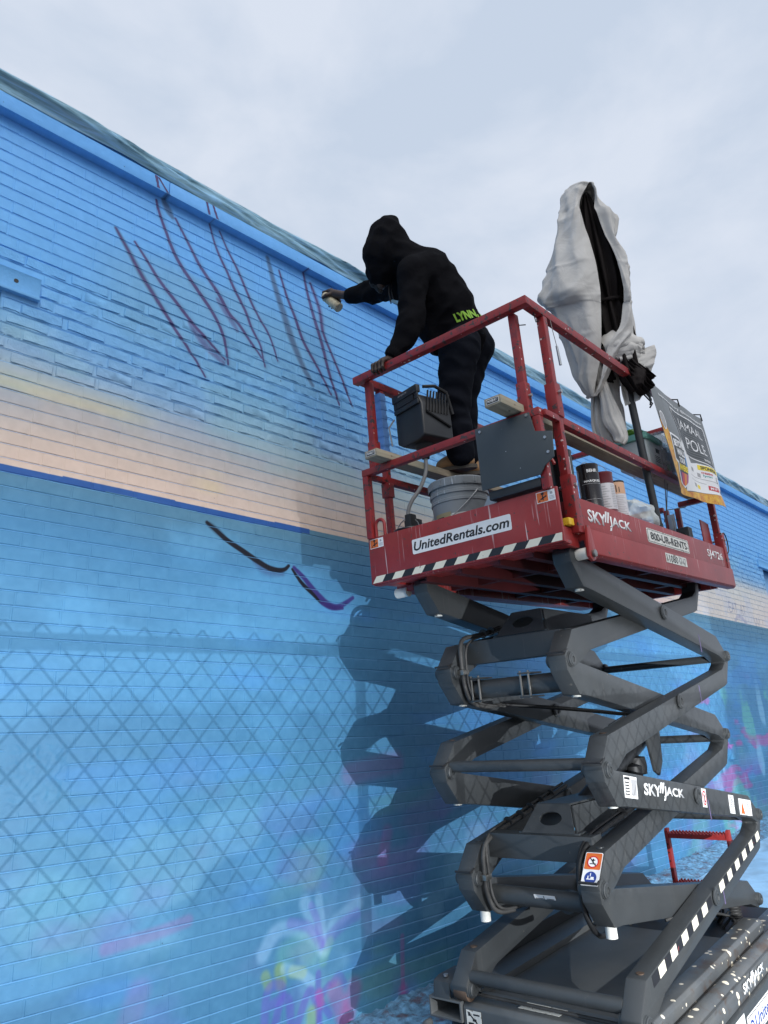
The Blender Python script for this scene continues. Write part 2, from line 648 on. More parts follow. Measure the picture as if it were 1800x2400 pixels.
# ------------------------------------------------------------------ the mural, painted as one picture on the masonry
WY = 3.4                        # wall face
MX0, MX1, MZ0, MZ1 = 0.3, 13.1, 0.0, 4.96
RES = 0.0045
NX, NZ = int((MX1 - MX0) / RES), int((MZ1 - MZ0) / RES)
gx = (MX0 + (np.arange(NX) + 0.5) * RES).astype(np.float32)
gz = (MZ0 + (np.arange(NZ) + 0.5) * RES).astype(np.float32)


def vnoise(sx, sz, octs=4, seed=0, persist=0.5):
    """smooth value noise over the mural, cell sizes in metres"""
    out = np.zeros((NZ, NX), np.float32)
    amp, tot = 1.0, 0.0
    g = np.random.default_rng(seed)
    for o in range(octs):
        cx, cz = sx / 2 ** o, sz / 2 ** o
        ncx, ncz = int((MX1 - MX0) / cx) + 3, int((MZ1 - MZ0) / cz) + 3
        t = g.random((ncz, ncx)).astype(np.float32)
        u = (gx - MX0) / cx
        w = (gz - MZ0) / cz
        iu, iw = u.astype(int), w.astype(int)
        fu, fw = u - iu, w - iw
        fu = fu * fu * (3 - 2 * fu)
        fw = fw * fw * (3 - 2 * fw)
        rows = t[:, iu] * (1 - fu) + t[:, iu + 1] * fu
        out += amp * (rows[iw] * (1 - fw)[:, None] + rows[iw + 1] * fw[:, None])
        tot += amp
        amp *= persist
    return out / tot


def sm(a, b, x):
    t = np.clip((x - a) / (b - a), 0, 1)
    return t * t * (3 - 2 * t)


def build_mural():
    n1 = vnoise(1.1, 0.5, 4, 1)
    n2 = vnoise(0.7, 0.22, 4, 2)
    n3 = vnoise(0.35, 0.3, 4, 3)
    n4 = vnoise(2.2, 0.8, 3, 4)
    Z = gz[:, None] + (n1 - 0.5) * 0.25
    X = np.broadcast_to(gx[None, :], (NZ, NX))
    stops = [(0.0, (84, 150, 192)), (0.7, (86, 154, 202)), (1.3, (84, 156, 208)), (1.9, (90, 164, 216)), (2.35, (96, 170, 222)),
             (2.62, (88, 160, 212)), (2.80, (98, 158, 196)), (2.904, (108, 160, 188))]
    up = [(2.9, (208, 185, 170)), (3.05, (202, 184, 172)), (3.20, (186, 181, 180)), (3.36, (164, 178, 194)), (3.52, (134, 174, 210)), (3.68, (114, 172, 222)),
          (3.95, (106, 174, 232)), (4.4, (106, 175, 238)), (4.96, (104, 172, 238))]

    def grad(st, Zv):
        zs = np.array([s[0] for s in st])
        return np.stack([np.interp(Zv, zs, np.array([s[1][k] for s in st])) for k in range(3)], -1).astype(np.float32)
    img = np.where((gz > 2.905)[:, None, None], grad(up, np.maximum(Z, 2.91)), grad(stops, np.minimum(Z, 2.9)))

    def blend(mask, col):
        nonlocal img
        img = img * (1 - mask[..., None]) + mask[..., None] * np.array(col, np.float32)
    Zr = np.broadcast_to(gz[:, None], (NZ, NX))
    above = (Zr > 2.905)
    img *= np.where(Zr > 2.905, 1.0, 0.79 + 0.0 * Zr)[..., None]
    # clouds of yellow and green-grey overspray in the sunset band
    blend(above * 0.75 * sm(0.46, 0.66, vnoise(0.9, 0.26, 4, 51)) * sm(3.48, 3.18, Zr) * sm(3.0, 2.0, X), (222, 205, 150))
    blend(above * 0.5 * sm(0.48, 0.66, vnoise(0.5, 0.5, 4, 52)) * sm(3.5, 3.0, Zr) * sm(4.5, 2.5, X), (214, 188, 168))
    blend(above * 0.35 * sm(0.52, 0.7, n2) * sm(3.1, 3.3, Zr) * sm(4.0, 3.5, Zr), (150, 190, 190))
    blend(above * 0.35 * sm(0.55, 0.72, n4) * sm(3.7, 3.2, Zr) * sm(2.0, 3.5, X), (196, 160, 178))
    blend(above * 0.8 * sm(7.5, 9.0, X) * sm(3.55, 3.35, Zr), (214, 208, 202))
    blend(above * 0.5 * sm(0.5, 0.65, n3) * sm(7.5, 9.0, X) * sm(3.6, 3.3, Zr), (190, 194, 208))
    # grey-green overspray behind the fresh strokes
    ov = sm(1.2, 1.6, X) * sm(3.35, 3.0, X + (Zr - 4.2) * 0.35) * sm(3.6, 3.9, Zr) * sm(4.75, 4.6, Zr)
    blend(0.45 * ov * sm(0.36, 0.62, n1), (122, 166, 190))
    # deep blue wash in the lower half
    low = Zr <= 2.905
    blend(low * 0.42 * sm(0.55, 0.75, n2) * sm(2.75, 2.4, Zr), (70, 136, 208))
    blend(low * 0.35 * sm(0.5, 0.68, n4) * sm(1.9, 1.2, Zr), (94, 160, 190))
    blend(low * 0.30 * sm(0.55, 0.7, n1), (104, 176, 226))
    # old paint ghosting through near the ground
    lw = low * sm(1.75, 0.9, Zr)
    rightm = sm(7.6, 8.8, X)
    a1, a2, a3, a4 = vnoise(0.45, 0.30, 3, 21), vnoise(0.5, 0.34, 3, 22), vnoise(0.4, 0.25, 3, 23), vnoise(0.5, 0.4, 3, 24)
    wgt = np.clip(lw * (0.35 + 0.65 * sm(1.0, 2.2, X)), 0, 1)
    blend(0.26 * wgt * sm(0.58, 0.80, a1), (170, 104, 170))
    blend(0.34 * wgt * sm(0.56, 0.80, a2), (116, 168, 150))
    blend(0.26 * wgt * sm(0.58, 0.80, a3), (110, 110, 190))
    blend(0.30 * wgt * sm(0.60, 0.74, a4), (150, 196, 220))
    lr = low * sm(2.3, 1.9, Zr) * rightm
    blend(0.55 * lr * sm(0.62, 0.72, vnoise(0.5, 0.16, 3, 31)), (190, 82, 150))
    blend(0.5 * lr * sm(0.58, 0.72, vnoise(0.35, 0.4, 3, 32)), (110, 190, 170))
    blend(0.5 * lr * sm(0.60, 0.72, vnoise(0.5, 0.4, 3, 33)) * sm(1.4, 1.0, Zr), (122, 92, 180))
    blend(0.5 * lr * sm(0.62, 0.74, vnoise(0.3, 0.6, 3, 34)), (150, 200, 230))

    def stroke(pts, w, col, alpha=0.9, soft=0.35, taper=True):
        nonlocal img
        pts = np.array(pts, np.float32)
        # catmull-rom resample
        P = [pts[0]] + list(pts) + [pts[-1]]
        fine = []
        for i in range(1, len(P) - 2):
            for t in np.linspace(0, 1, 7)[:-1]:
                p0, p1, p2, p3 = P[i - 1], P[i], P[i + 1], P[i + 2]
                fine.append(0.5 * (2 * p1 + (p2 - p0) * t + (2 * p0 - 5 * p1 + 4 * p2 - p3) * t * t + (3 * p1 - p0 - 3 * p2 + p3) * t ** 3))
        fine.append(pts[-1])
        F = np.array(fine)
        mg = w * (1 + 2 * soft) + 0.02
        i0, i1 = np.searchsorted(gx, [F[:, 0].min() - mg, F[:, 0].max() + mg])
        j0, j1 = np.searchsorted(gz, [F[:, 1].min() - mg, F[:, 1].max() + mg])
        if i1 <= i0 or j1 <= j0:
            return
        xx, zz = np.meshgrid(gx[i0:i1], gz[j0:j1])
        best = np.full(xx.shape, 9.0, np.float32)
        tt = np.zeros(xx.shape, np.float32)
        n = len(F) - 1
        for i in range(n):
            a, b = F[i], F[i + 1]
            d = b - a
            L2 = max(float(d @ d), 1e-9)
            t = np.clip(((xx - a[0]) * d[0] + (zz - a[1]) * d[1]) / L2, 0, 1)
            dd = np.hypot(xx - a[0] - t * d[0], zz - a[1] - t * d[1])
            k = dd < best
            best = np.where(k, dd, best)
            tt = np.where(k, (i + t) / n, tt)
        hw = w / 2 * (0.55 + 0.45 * np.sin(np.clip(tt, 0.02, 0.98) * math.pi) if taper else 1.0)
        msk = alpha * (1 - sm(1 - soft, 1 + soft, best / hw))
        msk *= 0.8 + 0.4 * n3[j0:j1, i0:i1]
        msk = np.clip(msk, 0, 1)[..., None]
        img[j0:j1, i0:i1] = img[j0:j1, i0:i1] * (1 - msk) + msk * np.array(col, np.float32)

    plum, grey, blk = (78, 58, 112), (70, 92, 124), (16, 18, 30)
    S = {
        's1': [(1.424, 4.415), (1.515, 4.294), (1.598, 4.182), (1.698, 4.068), (1.790, 3.964), (1.892, 3.854), (1.964, 3.776), (2.021, 3.698)],
        's2': [(1.540, 4.383), (1.627, 4.288), (1.704, 4.201), (1.812, 4.111), (1.922, 4.019), (2.035, 3.940), (2.150, 3.859)],
        's2b': [(1.907, 4.013), (2.005, 3.912), (2.143, 3.833)],
        's3': [(1.650, 4.731), (1.677, 4.648), (1.763, 4.466), (1.828, 4.370), (1.942, 4.256), (2.050, 4.151), (2.119, 4.052), (2.155, 3.955), (2.175, 3.837)],
        's4a': [(1.693, 4.756), (1.726, 4.708), (1.759, 4.668)],
        's4': [(1.779, 4.671), (1.883, 4.527), (1.967, 4.413), (2.086, 4.296), (2.172, 4.187), (2.241, 4.142), (2.330, 4.054), (2.420, 3.973)],
        's4b': [(2.087, 4.248), (2.156, 4.180), (2.234, 4.090)],
        's5': [(2.010, 4.754), (2.066, 4.604), (2.155, 4.461), (2.200, 4.381), (2.290, 4.253), (2.345, 4.143), (2.409, 4.052), (2.447, 3.918)],
        's6': [(2.083, 4.741), (2.150, 4.629), (2.231, 4.514), (2.323, 4.352), (2.397, 4.247), (2.480, 4.146), (2.546, 3.995)],
        's7': [(2.454, 4.728), (2.522, 4.528), (2.591, 4.363), (2.659, 4.199), (2.756, 4.028), (2.835, 3.918)],
        's8': [(2.550, 4.675), (2.619, 4.500), (2.688, 4.369), (2.757, 4.220), (2.877, 4.071), (2.998, 3.903)],
        's9': [(2.759, 4.756), (2.799, 4.598), (2.860, 4.422), (2.921, 4.265), (2.980, 4.073), (3.071, 3.848)],
        's10': [(2.821, 4.701), (2.882, 4.579), (2.913, 4.481), (2.932, 4.361), (3.004, 4.225), (3.108, 4.045), (3.191, 3.876)]}
    stroke(S['s1'][:5], 0.035, grey, 0.6, 0.6)
    stroke(S['s7'], 0.050, grey, 0.75, 0.7)
    stroke(S['s4a'], 0.045, grey, 0.7, 0.6)
    stroke(S['s2b'], 0.045, (86, 84, 132), 0.55, 0.7)
    stroke(S['s4b'], 0.04, (86, 84, 132), 0.55, 0.7)
    stroke(S['s10'][:4], 0.045, (98, 96, 150), 0.6, 0.6)
    for k in ('s1', 's2', 's3', 's4', 's5', 's6', 's8', 's9', 's10'):
        w = {'s1': .020, 's2': .022, 's3': .024, 's4': .024, 's5': .020, 's6': .018, 's8': .024, 's9': .028, 's10': .022}[k]
        stroke(S[k], w, plum, 0.92, 0.35)
        stroke([(p[0] + .006, p[1] - .004) for p in S[k]], w * 2.0, grey, 0.22, 0.8)
    b11 = [(2.072, 2.823), (2.125, 2.792), (2.202, 2.745), (2.304, 2.700), (2.408, 2.654), (2.491, 2.624), (2.558, 2.618), (2.609, 2.629), (2.639, 2.655)]
    stroke([(2.392, 2.652), (2.475, 2.608), (2.592, 2.602)], 0.055, (60, 82, 124), 0.55, 0.8)
    stroke(b11, 0.032, blk, 0.97, 0.3)
    stroke(b11[:3], 0.034, blk, 0.6, 0.8)
    stroke([(2.679, 2.649), (2.750, 2.601), (2.822, 2.538), (2.905, 2.475), (2.970, 2.445), (3.028, 2.444), (3.087, 2.472), (3.158, 2.516)], 0.040, (52, 40, 108), 0.9, 0.4)
    stroke([(2.886, 2.459), (2.970, 2.438), (3.067, 2.440)], 0.034, (50, 36, 98), 0.9, 0.4)
    stroke([(2.666, 2.637), (2.741, 2.561), (2.822, 2.506), (2.877, 2.465)], 0.026, blk, 0.97, 0.3)
    # straight blue taped line under the sunset band
    zl = 2.892 + 0.003 * np.sin(X * 5)
    m = (np.abs(Zr - zl) < 0.017) & (X < 2.80)
    blend(m * (0.85 + 0.1 * n3), (36, 80, 150))
    # graffiti ghosts low on the wall
    pur, mag, oli, whi = (96, 84, 176), (190, 84, 150), (150, 170, 80), (164, 200, 232)
    for pts, w, c, a in (
            ([(2.884, .575), (2.756, .683), (2.580, .721), (2.484, .628)], .07, whi, .55), ([(2.884, .575), (2.813, .712), (2.757, .820)], .07, whi, .6),
            ([(2.884, .575), (2.871, .701), (2.851, .830)], .05, whi, .5), ([(2.884, .575), (2.967, .684), (3.148, .756)], .07, whi, .5),
            ([(2.86, .60), (2.78, .70), (2.66, .74)], .05, pur, .5), ([(2.87, .60), (2.84, .72), (2.80, .80)], .04, pur, .5),
            ([(2.90, .60), (3.0, .66), (3.13, .70)], .06, pur, .55), ([(2.63, .60), (2.72, .62), (2.80, .57)], .11, (104, 172, 160), .6),
            ([(2.588, .54), (2.60, .48)], .06, oli, .7), ([(2.67, .515), (2.74, .495)], .05, oli, .7), ([(2.50, .53), (2.52, .49)], .05, oli, .6),
            ([(2.88, .52), (2.93, .60)], .05, (120, 180, 150), .6), ([(2.62, .54), (2.72, .50), (2.80, .44)], .05, whi, .6),
            ([(2.498, .28), (2.506, .425), (2.537, .476), (2.602, .466), (2.596, .413), (2.519, .395)], .045, pur, .75),
            ([(2.545, .26), (2.596, .390), (2.648, .387), (2.665, .25)], .045, pur, .75), ([(2.694, .25), (2.755, .366), (2.796, .398), (2.844, .298), (2.847, .2)], .042, pur, .75),
            ([(2.846, .467), (2.844, .2)], .035, pur, .75), ([(2.845, .354), (2.917, .399)], .035, pur, .75), ([(2.866, .325), (2.922, .260)], .035, pur, .75),
            ([(2.946, .402), (2.991, .426), (3.028, .383)], .04, pur, .6),
            ([(2.96, .36), (3.03, .21)], .10, mag, .6), ([(3.10, .34), (3.04, .21)], .10, mag, .6), ([(2.85, .37), (2.86, .33)], .05, mag, .7),
            ([(3.494, .52), (3.485, .296), (3.486, .20)], .03, mag, .55), ([(3.486, .24), (3.487, .17)], .07, mag, .55), ([(2.80, .30), (2.79, .2)], .06, oli, .6),
            ([(1.65, .82), (1.9, .84), (2.05, .86)], .05, mag, .35), ([(1.75, .45), (1.82, .62)], .10, mag, .25), ([(1.3, .5), (1.6, .48)], .12, (104, 176, 150), .25),
            ([(3.1, 1.45), (3.5, 1.5)], .12, mag, .35), ([(3.3, 1.25), (3.8, 1.3)], .10, (110, 170, 150), .3), ([(3.35, .95), (3.4, 1.1)], .08, mag, .4)):
        stroke(pts, w * 1.1, c, a * 0.62, 0.5, taper=False)
    # small lettering sketched on the pale band far along the wall
    gl = {'E': [[(1, 1), (0, 1), (0, 0), (1, 0)], [(0, .5), (.8, .5)]], 'A': [[(0, 0), (.5, 1), (1, 0)], [(.2, .4), (.8, .4)]], 'T': [[(0, 1), (1, 1)], [(.5, 1), (.5, 0)]],
          'W': [[(0, 1), (.25, 0), (.5, .8), (.75, 0), (1, 1)]]}
    x = 9.72
    for ch in "EAT AT":
        for ps in gl.get(ch, []):
            stroke([(x + .075 * p[0], 3.03 + .115 * p[1]) for p in ps], .016, (140, 140, 160), .7, .3, False)
        x += .098
    for ps in gl['W']:
        stroke([(10.55 + .22 * p[0], 2.92 + .12 * p[1]) for p in ps], .02, (150, 150, 172), .6, .3, False)
    stroke([(9.86, 2.92), (9.98, 2.98), (10.12, 2.97), (10.25, 2.91)], .05, (150, 150, 176), .5, .5, False)
    # fine speckle of the spray
    img += (vnoise(0.03, 0.03, 2, 41)[..., None] - 0.5) * 10
    out = np.ones((NZ, NX, 4), np.float32)
    out[..., :3] = np.clip(img / 255.0, 0, 1)
    im = bpy.data.images.new("mural_paint", NX, NZ, alpha=False, float_buffer=False)
    im.colorspace_settings.name = 'sRGB'
    im.pixels.foreach_set(out.ravel())
    im.update()
    im.pack()
    return im


MURAL = build_mural()


def wall_mat(name, gain=1.0, bump=0.35, coarse=0.0, base=None):
    m, nt, bs = new_mat(name)
    ge = nt.nodes.new('ShaderNodeNewGeometry')
    sp = nt.nodes.new('ShaderNodeSeparateXYZ')
    nt.links.new(ge.outputs['Position'], sp.inputs[0])
    b = NB(nt)
    u = b.m('DIVIDE', b.m('SUBTRACT', sp.outputs[0], MX0), MX1 - MX0)
    v = b.m('DIVIDE', b.m('SUBTRACT', sp.outputs[2], MZ0), MZ1 - MZ0)
    cb = nt.nodes.new('ShaderNodeCombineXYZ')
    nt.links.new(u, cb.inputs[0])
    nt.links.new(v, cb.inputs[1])
    ti = nt.nodes.new('ShaderNodeTexImage')
    ti.image = MURAL
    ti.extension = 'EXTEND'
    ti.interpolation = 'Linear'
    nt.links.new(cb.outputs[0], ti.inputs[0])
    pos = ge.outputs['Position']
    n = ramp(nt, tnoise(nt, pos, 7, 5, 0.65), [(0.25, 0.95 * gain), (0.75, 1.04 * gain)])
    pic = mixc(nt, 0.36, ti.outputs[0], base) if base else ti.outputs[0]
    col = mixc(nt, 1.0, pic, n, 'MULTIPLY')
    # pits where the paint film did not reach
    pit = ramp(nt, tnoise(nt, pos, 55, 3, 0.5), [(0.735, 0.0), (0.755, 0.75)])
    col = mixc(nt, pit, col, (0.03, 0.06, 0.09))
    nt.links.new(col, bs.inputs['Base Color'])
    bs.inputs['Roughness'].default_value = 0.52
    bs.inputs['Specular IOR Level'].default_value = 0.35
    h = tnoise(nt, pos, 42, 6, 0.65)
    bp = nt.nodes.new('ShaderNodeBump')
    bp.inputs['Strength'].default_value = bump
    bp.inputs['Distance'].default_value = 0.006
    nt.links.new(h, bp.inputs['Height'])
    last = bp
    if coarse:
        b2 = nt.nodes.new('ShaderNodeBump')
        b2.inputs['Strength'].default_value = coarse
        b2.inputs['Distance'].default_value = 0.02
        nt.links.new(tnoise(nt, pos, 15, 6, 0.7, 0.6), b2.inputs['Height'])
        nt.links.new(bp.outputs[0], b2.inputs['Normal'])
        last = b2
    nt.links.new(last.outputs[0], bs.inputs['Normal'])
    return m


PAINTED = wall_mat("painted_brick", bump=0.14)
PAINTED_ROUGH = wall_mat("painted_rough_brick", bump=0.45, coarse=0.40)
MORTAR = wall_mat("painted_mortar", 1.0, 0.2, base=(0.19, 0.47, 0.84))
TRIM = wall_mat("painted_trim", 0.98, 0.3)

# ------------------------------------------------------------------ ground
def ground_z(x, y):
    xs = max(-12.0, min(24.0, x))
    ys = max(-14.0, min(12.0, y))
    return 0.0578 * xs - 0.0106 * ys


def ground_mat():
    m, nt, bs = new_mat("asphalt")
    ge = nt.nodes.new('ShaderNodeNewGeometry')
    pos = ge.outputs['Position']
    c = mixc(nt, ramp(nt, tnoise(nt, pos, 1.3, 6, 0.6), [(0.35, 0.0), (0.7, 1.0)]), (0.04, 0.042, 0.045), (0.075, 0.075, 0.075))
    ag = ramp(nt, tnoise(nt, pos, 120, 2), [(0.5, 0.0), (0.7, 0.6)])
    c = mixc(nt, ag, c, (0.14, 0.14, 0.14))
    # drifted blue overspray along the foot of the wall
    sp = nt.nodes.new('ShaderNodeSeparateXYZ')
    nt.links.new(pos, sp.inputs[0])
    b = NB(nt)
    near = b.m('DIVIDE', b.m('SUBTRACT', sp.outputs[1], 2.0), 1.2, clamp=True)
    sprayed = b.m('MULTIPLY', near, ramp(nt, tnoise(nt, pos, 2.3, 5), [(0.3, 0.35), (0.65, 1.0)]))
    c = mixc(nt, sprayed, c, (0.12, 0.34, 0.60))
    nt.links.new(c, bs.inputs['Base Color'])
    bs.inputs['Roughness'].default_value = 0.85
    bp = nt.nodes.new('ShaderNodeBump')
    bp.inputs['Strength'].default_value = 0.4
    bp.inputs['Distance'].default_value = 0.006
    nt.links.new(tnoise(nt, pos, 90, 3), bp.inputs['Height'])
    nt.links.new(bp.outputs[0], bs.inputs['Normal'])
    return m


bm = B()
xs = [-150, -60, -12, -6, 0, 3, 6, 9, 12, 16, 24, 60, 150]
ys = [-150, -50, -14, -6, -2, 0, 2, 3.6, 12, 60, 150]
V = [[bm.verts.new((x, y, ground_z(x, y))) for y in ys] for x in xs]
for i in range(len(xs) - 1):
    for j in range(len(ys) - 1):
        bm.faces.new((V[i][j], V[i + 1][j], V[i + 1][j + 1], V[i][j + 1]))
tag(obj("ground", bm, ground_mat(), smooth=0), "sloping asphalt ground dusted with blue overspray along the wall", kind="structure")

# gravel and rubble strip sprayed blue at the foot of the wall
GRAVEL = paint("sprayed_gravel", (0.12, 0.27, 0.42), 0.9, 0.6, 22, grime=(0.10, 0.045, 0.05), bump=0.8, bump_scale=40)
bm = B()


def gravel_pt(u, v):
    x = -1.5 + 15.5 * u
    y = 2.98 + 0.46 * v
    e = math.sin(v * math.pi * 0.5)
    h = 0.075 * e * (0.7 + 0.6 * mnoise.noise((x * 2.1, y * 3, 0))) + 0.022 * mnoise.noise((x * 17, y * 17, 3.1)) * e + 0.014 * mnoise.noise((x * 43, y * 43, 1.7)) * e
    return Vector((x, y + 0.04 * mnoise.noise((x * 1.7, 0, 5.0)) * (1 - v), ground_z(x, y) + max(h, -0.004) + 0.004))


grid(bm, gravel_pt, 620, 18)
tag(obj("gravel", bm, GRAVEL, smooth=80), "rough gravel strip sprayed blue and purple along the foot of the wall", "gravel", kind="stuff")

# ------------------------------------------------------------------ brick wall
wall = empty("brick_wall", "long brick wall painted with a blue sky and sunset mural in progress", "wall", Matrix.Translation((0, WY, 0)))
CO, SL, HD, JT = 0.0675, 0.2135, 0.10675, 0.0058
Z0 = 2.873 - 50 * CO          # course lines pass through the lower edge of the sunset band
BD = 0.10


def wall_bottom(x):
    return ground_z(x, WY) - 0.06


TOP = 4.765
OPEN = [(-2.6, 0.905, 1.2, 3.80), (11.32, 12.9, 1.6, 3.80)]        # old window openings (x0,x1,z0,z1)
LINT = [(-2.8, 1.07, 3.78, 3.905), (11.15, 13.1, 3.80, 3.915)]


def blocked(x0, x1, z0, z1):
    for a, b_, c, d in OPEN + LINT:
        if x1 > a + 0.004 and x0 < b_ - 0.004 and z1 > c + 0.012 and z0 < d - 0.012:
            return (a, b_)
    return None


def brick_mesh(w, h, kind, seed):
    """front face with worn, slightly uneven arrises; origin at its front centre"""
    bm = B()
    g = random.Random(seed)
    ch = 0.0028 if kind != 'rough' else 0.0048
    jit = 0.0007 if kind != 'rough' else 0.0034

    def j(s=1.0):
        return g.uniform(-jit, jit) * s
    W, H = w / 2, h / 2
    nx = 4 if kind == 'rough' else 2
    front, rim = [], []
    rows = [-H + ch, H - ch]
    V = []
    xs_ = [(-W + ch) + (2 * W - 2 * ch) * k / nx for k in range(nx + 1)]
    lo = [bm.verts.new((x + j(), j(1.0), rows[0] + j())) for x in xs_]
    hi = [bm.verts.new((x + j(), j(1.0), rows[1] + j())) for x in xs_]
    for k in range(nx):
        bm.faces.new((lo[k], lo[k + 1], hi[k + 1], hi[k]))
    d = 0.0032 if kind != 'rough' else 0.0062
    o_lo = [bm.verts.new((-W + 2 * W * k / nx + j(), d + abs(j()), -H + j(.7))) for k in range(nx + 1)]
    o_hi = [bm.verts.new((-W + 2 * W * k / nx + j(), d + abs(j()), H + j(.7))) for k in range(nx + 1)]
    b_lo = [bm.verts.new((v.co.x, 0.03, v.co.z)) for v in o_lo]
    b_hi = [bm.verts.new((v.co.x, 0.03, v.co.z)) for v in o_hi]
    for k in range(nx):
        bm.faces.new((o_lo[k], o_lo[k + 1], lo[k + 1], lo[k]))
        bm.faces.new((hi[k], hi[k + 1], o_hi[k + 1], o_hi[k]))
        bm.faces.new((b_lo[k], b_lo[k + 1], o_lo[k + 1], o_lo[k]))
        bm.faces.new((o_hi[k], o_hi[k + 1], b_hi[k + 1], b_hi[k]))
    bm.faces.new((o_lo[0], lo[0], hi[0], o_hi[0]))
    bm.faces.new((lo[-1], o_lo[-1], o_hi[-1], hi[-1]))
    bm.faces.new((b_lo[0], o_lo[0], o_hi[0], b_hi[0]))
    bm.faces.new((o_lo[-1], b_lo[-1], b_hi[-1], o_hi[-1]))
    bmesh.ops.recalc_face_normals(bm, faces=bm.faces[:])
    me = bpy.data.meshes.new("brick_%s" % kind)
    bm.to_mesh(me)
    bm.free()
    me.polygons.foreach_set('use_smooth', [True] * len(me.polygons))
    me.set_sharp_from_angle(angle=R(22 if kind != 'rough' else 40))
    me.materials.append(PAINTED_ROUGH if kind == 'rough' else PAINTED)
    return me


variants = {}
for kind, w in (('stretcher', SL - JT), ('header', HD - JT), ('rough', SL - 0.013)):
    variants[kind] = [brick_mesh(w, CO - (JT if kind != 'rough' else 0.012), kind, 100 + 7 * k + len(kind)) for k in range(6)]

bricks = []           # (x, z, width, kind)
ncourse = int((TOP - (-0.5)) / CO) + 2
for ci in range(-8, ncourse):
    z = Z0 + ci * CO
    zc = z + CO / 2
    if z + CO > TOP + 0.02 or z < -0.75:
        continue
    rough = 3.41 < zc < 4.02
    header = (ci % 8 == 3) and not rough
    step = HD if header else SL
    off = (0.0 if ci % 2 == 0 else SL / 2) + (HD / 2 if header else 0) + random.uniform(-0.012, 0.012) + (random.uniform(-.06, .06) if rough else 0)
    x = -2.2 + off - SL
    while x < 14.6:
        w = step
        if not header and not rough and random.random() < 0.04:
            w = HD
        x0, x1 = x, x + w
        x += w
        xm = (x0 + x1) / 2
        if z < wall_bottom(xm) - CO or blocked(x0, x1, z, z + CO):
            bl = blocked(x0, x1, z, z + CO)
            if bl:
                a, b_ = bl
                if x0 < a - 0.03:
                    x1 = a
                elif x1 > b_ + 0.03:
                    x0 = b_
                else:
                    continue
                xm = (x0 + x1) / 2
            else:
                continue
        kind = 'rough' if rough else ('header' if w == HD else 'stretcher')
        bricks.append((xm, zc, x1 - x0, kind))

camp = cam.matrix_world.inverted()


def seen_size(x, z, w):
    p = camp @ Vector((x, WY, z))
    if p.z > -0.1:
        return 0
    px, py = p.x / -p.z * 0.949, p.y / -p.z * 0.949
    if abs(px) > 0.5 - 0.004 or abs(py) > 0.6667 - 0.004:
        return 0
    if px > -0.03 and -0.58 < py < 0.30 and px < 0.40:       # stands behind the lift
        return 0
    p2 = camp @ Vector((x + w / 2, WY, z))
    p1 = camp @ Vector((x - w / 2, WY, z))
    return abs(p2.x / -p2.z - p1.x / -p1.z) / -p.z


order = sorted(range(len(bricks)), key=lambda i: -seen_size(*bricks[i][:3]))
single = set(order[:300])
stuff = {'plain': B(), 'rough': B()}
for i, (x, z, w, kind) in enumerate(bricks):
    nom = {'stretcher': SL, 'header': HD, 'rough': SL}[kind]
    me = random.choice(variants[kind])
    M = Matrix.Translation((x + (random.uniform(-.006, .006) if kind == 'rough' else 0), random.uniform(-.0006, .0006) + (random.uniform(-.0022, .0022) if kind == 'rough' else 0),
                            z + (random.uniform(-.003, .003) if kind == 'rough' else random.uniform(-.0007, .0007))))
    M = M @ Matrix.Rotation(R(random.uniform(-.15, .15) * (4 if kind == 'rough' else 1)), 4, 'Y') @ Matrix.Rotation(R(random.uniform(-.15, .15) * (2 if kind == 'rough' else 1)), 4, 'Z') @ Matrix.Diagonal(((w - JT) / (nom - JT), 1, 1, 1))
    if random.random() < 0.5:
        M = M @ Matrix.Rotation(math.pi, 4, 'Y')
    if i in single:
        o = bpy.data.objects.new("brick", me)
        o.matrix_local = M
        link(o, wall)
    else:
        bmx = stuff['rough' if kind == 'rough' else 'plain']
        n0 = len(bmx.verts)
        bmx.from_mesh(me)
        bmx.verts.ensure_lookup_table()
        bmesh.ops.transform(bmx, matrix=M, verts=bmx.verts[n0:])
for k, mt in (('plain', PAINTED), ('rough', PAINTED_ROUGH)):
    o = obj("brick", stuff[k], mt, wall, smooth=22 if k == 'plain' else 40)
    o['kind'] = 'stuff'

# mortar bed, held back behind the brick faces, with the openings left out
bm = B()
segs = sorted([-2.4, 14.6] + [v for o in OPEN for v in o[:2] if -2.4 < v < 14.6])


def mortar_patch(x0, x1, z0, z1):
    """bed joints struck sloping: deep under the brick above, flush on the brick below; head joints nearly flush"""
    rows = []
    for ci in range(-10, ncourse + 1):
        zb = Z0 + ci * CO
        r = 3.41 < zb + CO / 2 < 4.02
        h0, fl, dp = (0.0032, 0.0012, 0.0066) if r else (0.0015, 0.0003, 0.0042)
        rows += [(zb + JT * .5 + .0004, h0), (zb + CO - JT * .5 - .0010, h0), (zb + CO - JT * .5, fl), (zb + CO + JT * .5 - .0002, dp)]
    rows = [(z0, .003)] + [(z, y) for z, y in rows if z0 + .002 < z < z1 - .002] + [(z1, .003)]
    n = max(2, int((x1 - x0) / 0.045))
    V = []
    for z, y in rows:
        r = 3.41 < z < 4.02
        a = 0.0048 if r else 0.0011
        V.append([bm.verts.new((x0 + (x1 - x0) * k / n, y + a * mnoise.noise((28 * (x0 + (x1 - x0) * k / n), 0, 40 * z)), z + (.0025 if r else .0011) * mnoise.noise((9 * (x0 + (x1 - x0) * k / n), 3, 40 * z)))) for k in range(n + 1)])
    for p, q in zip(V[:-1], V[1:]):
        bed = q[0].co.y - p[0].co.y > .0018
        for k in range(n):
            bm.faces.new((p[k], p[k + 1], q[k + 1], q[k])).material_index = 1 if bed else 0


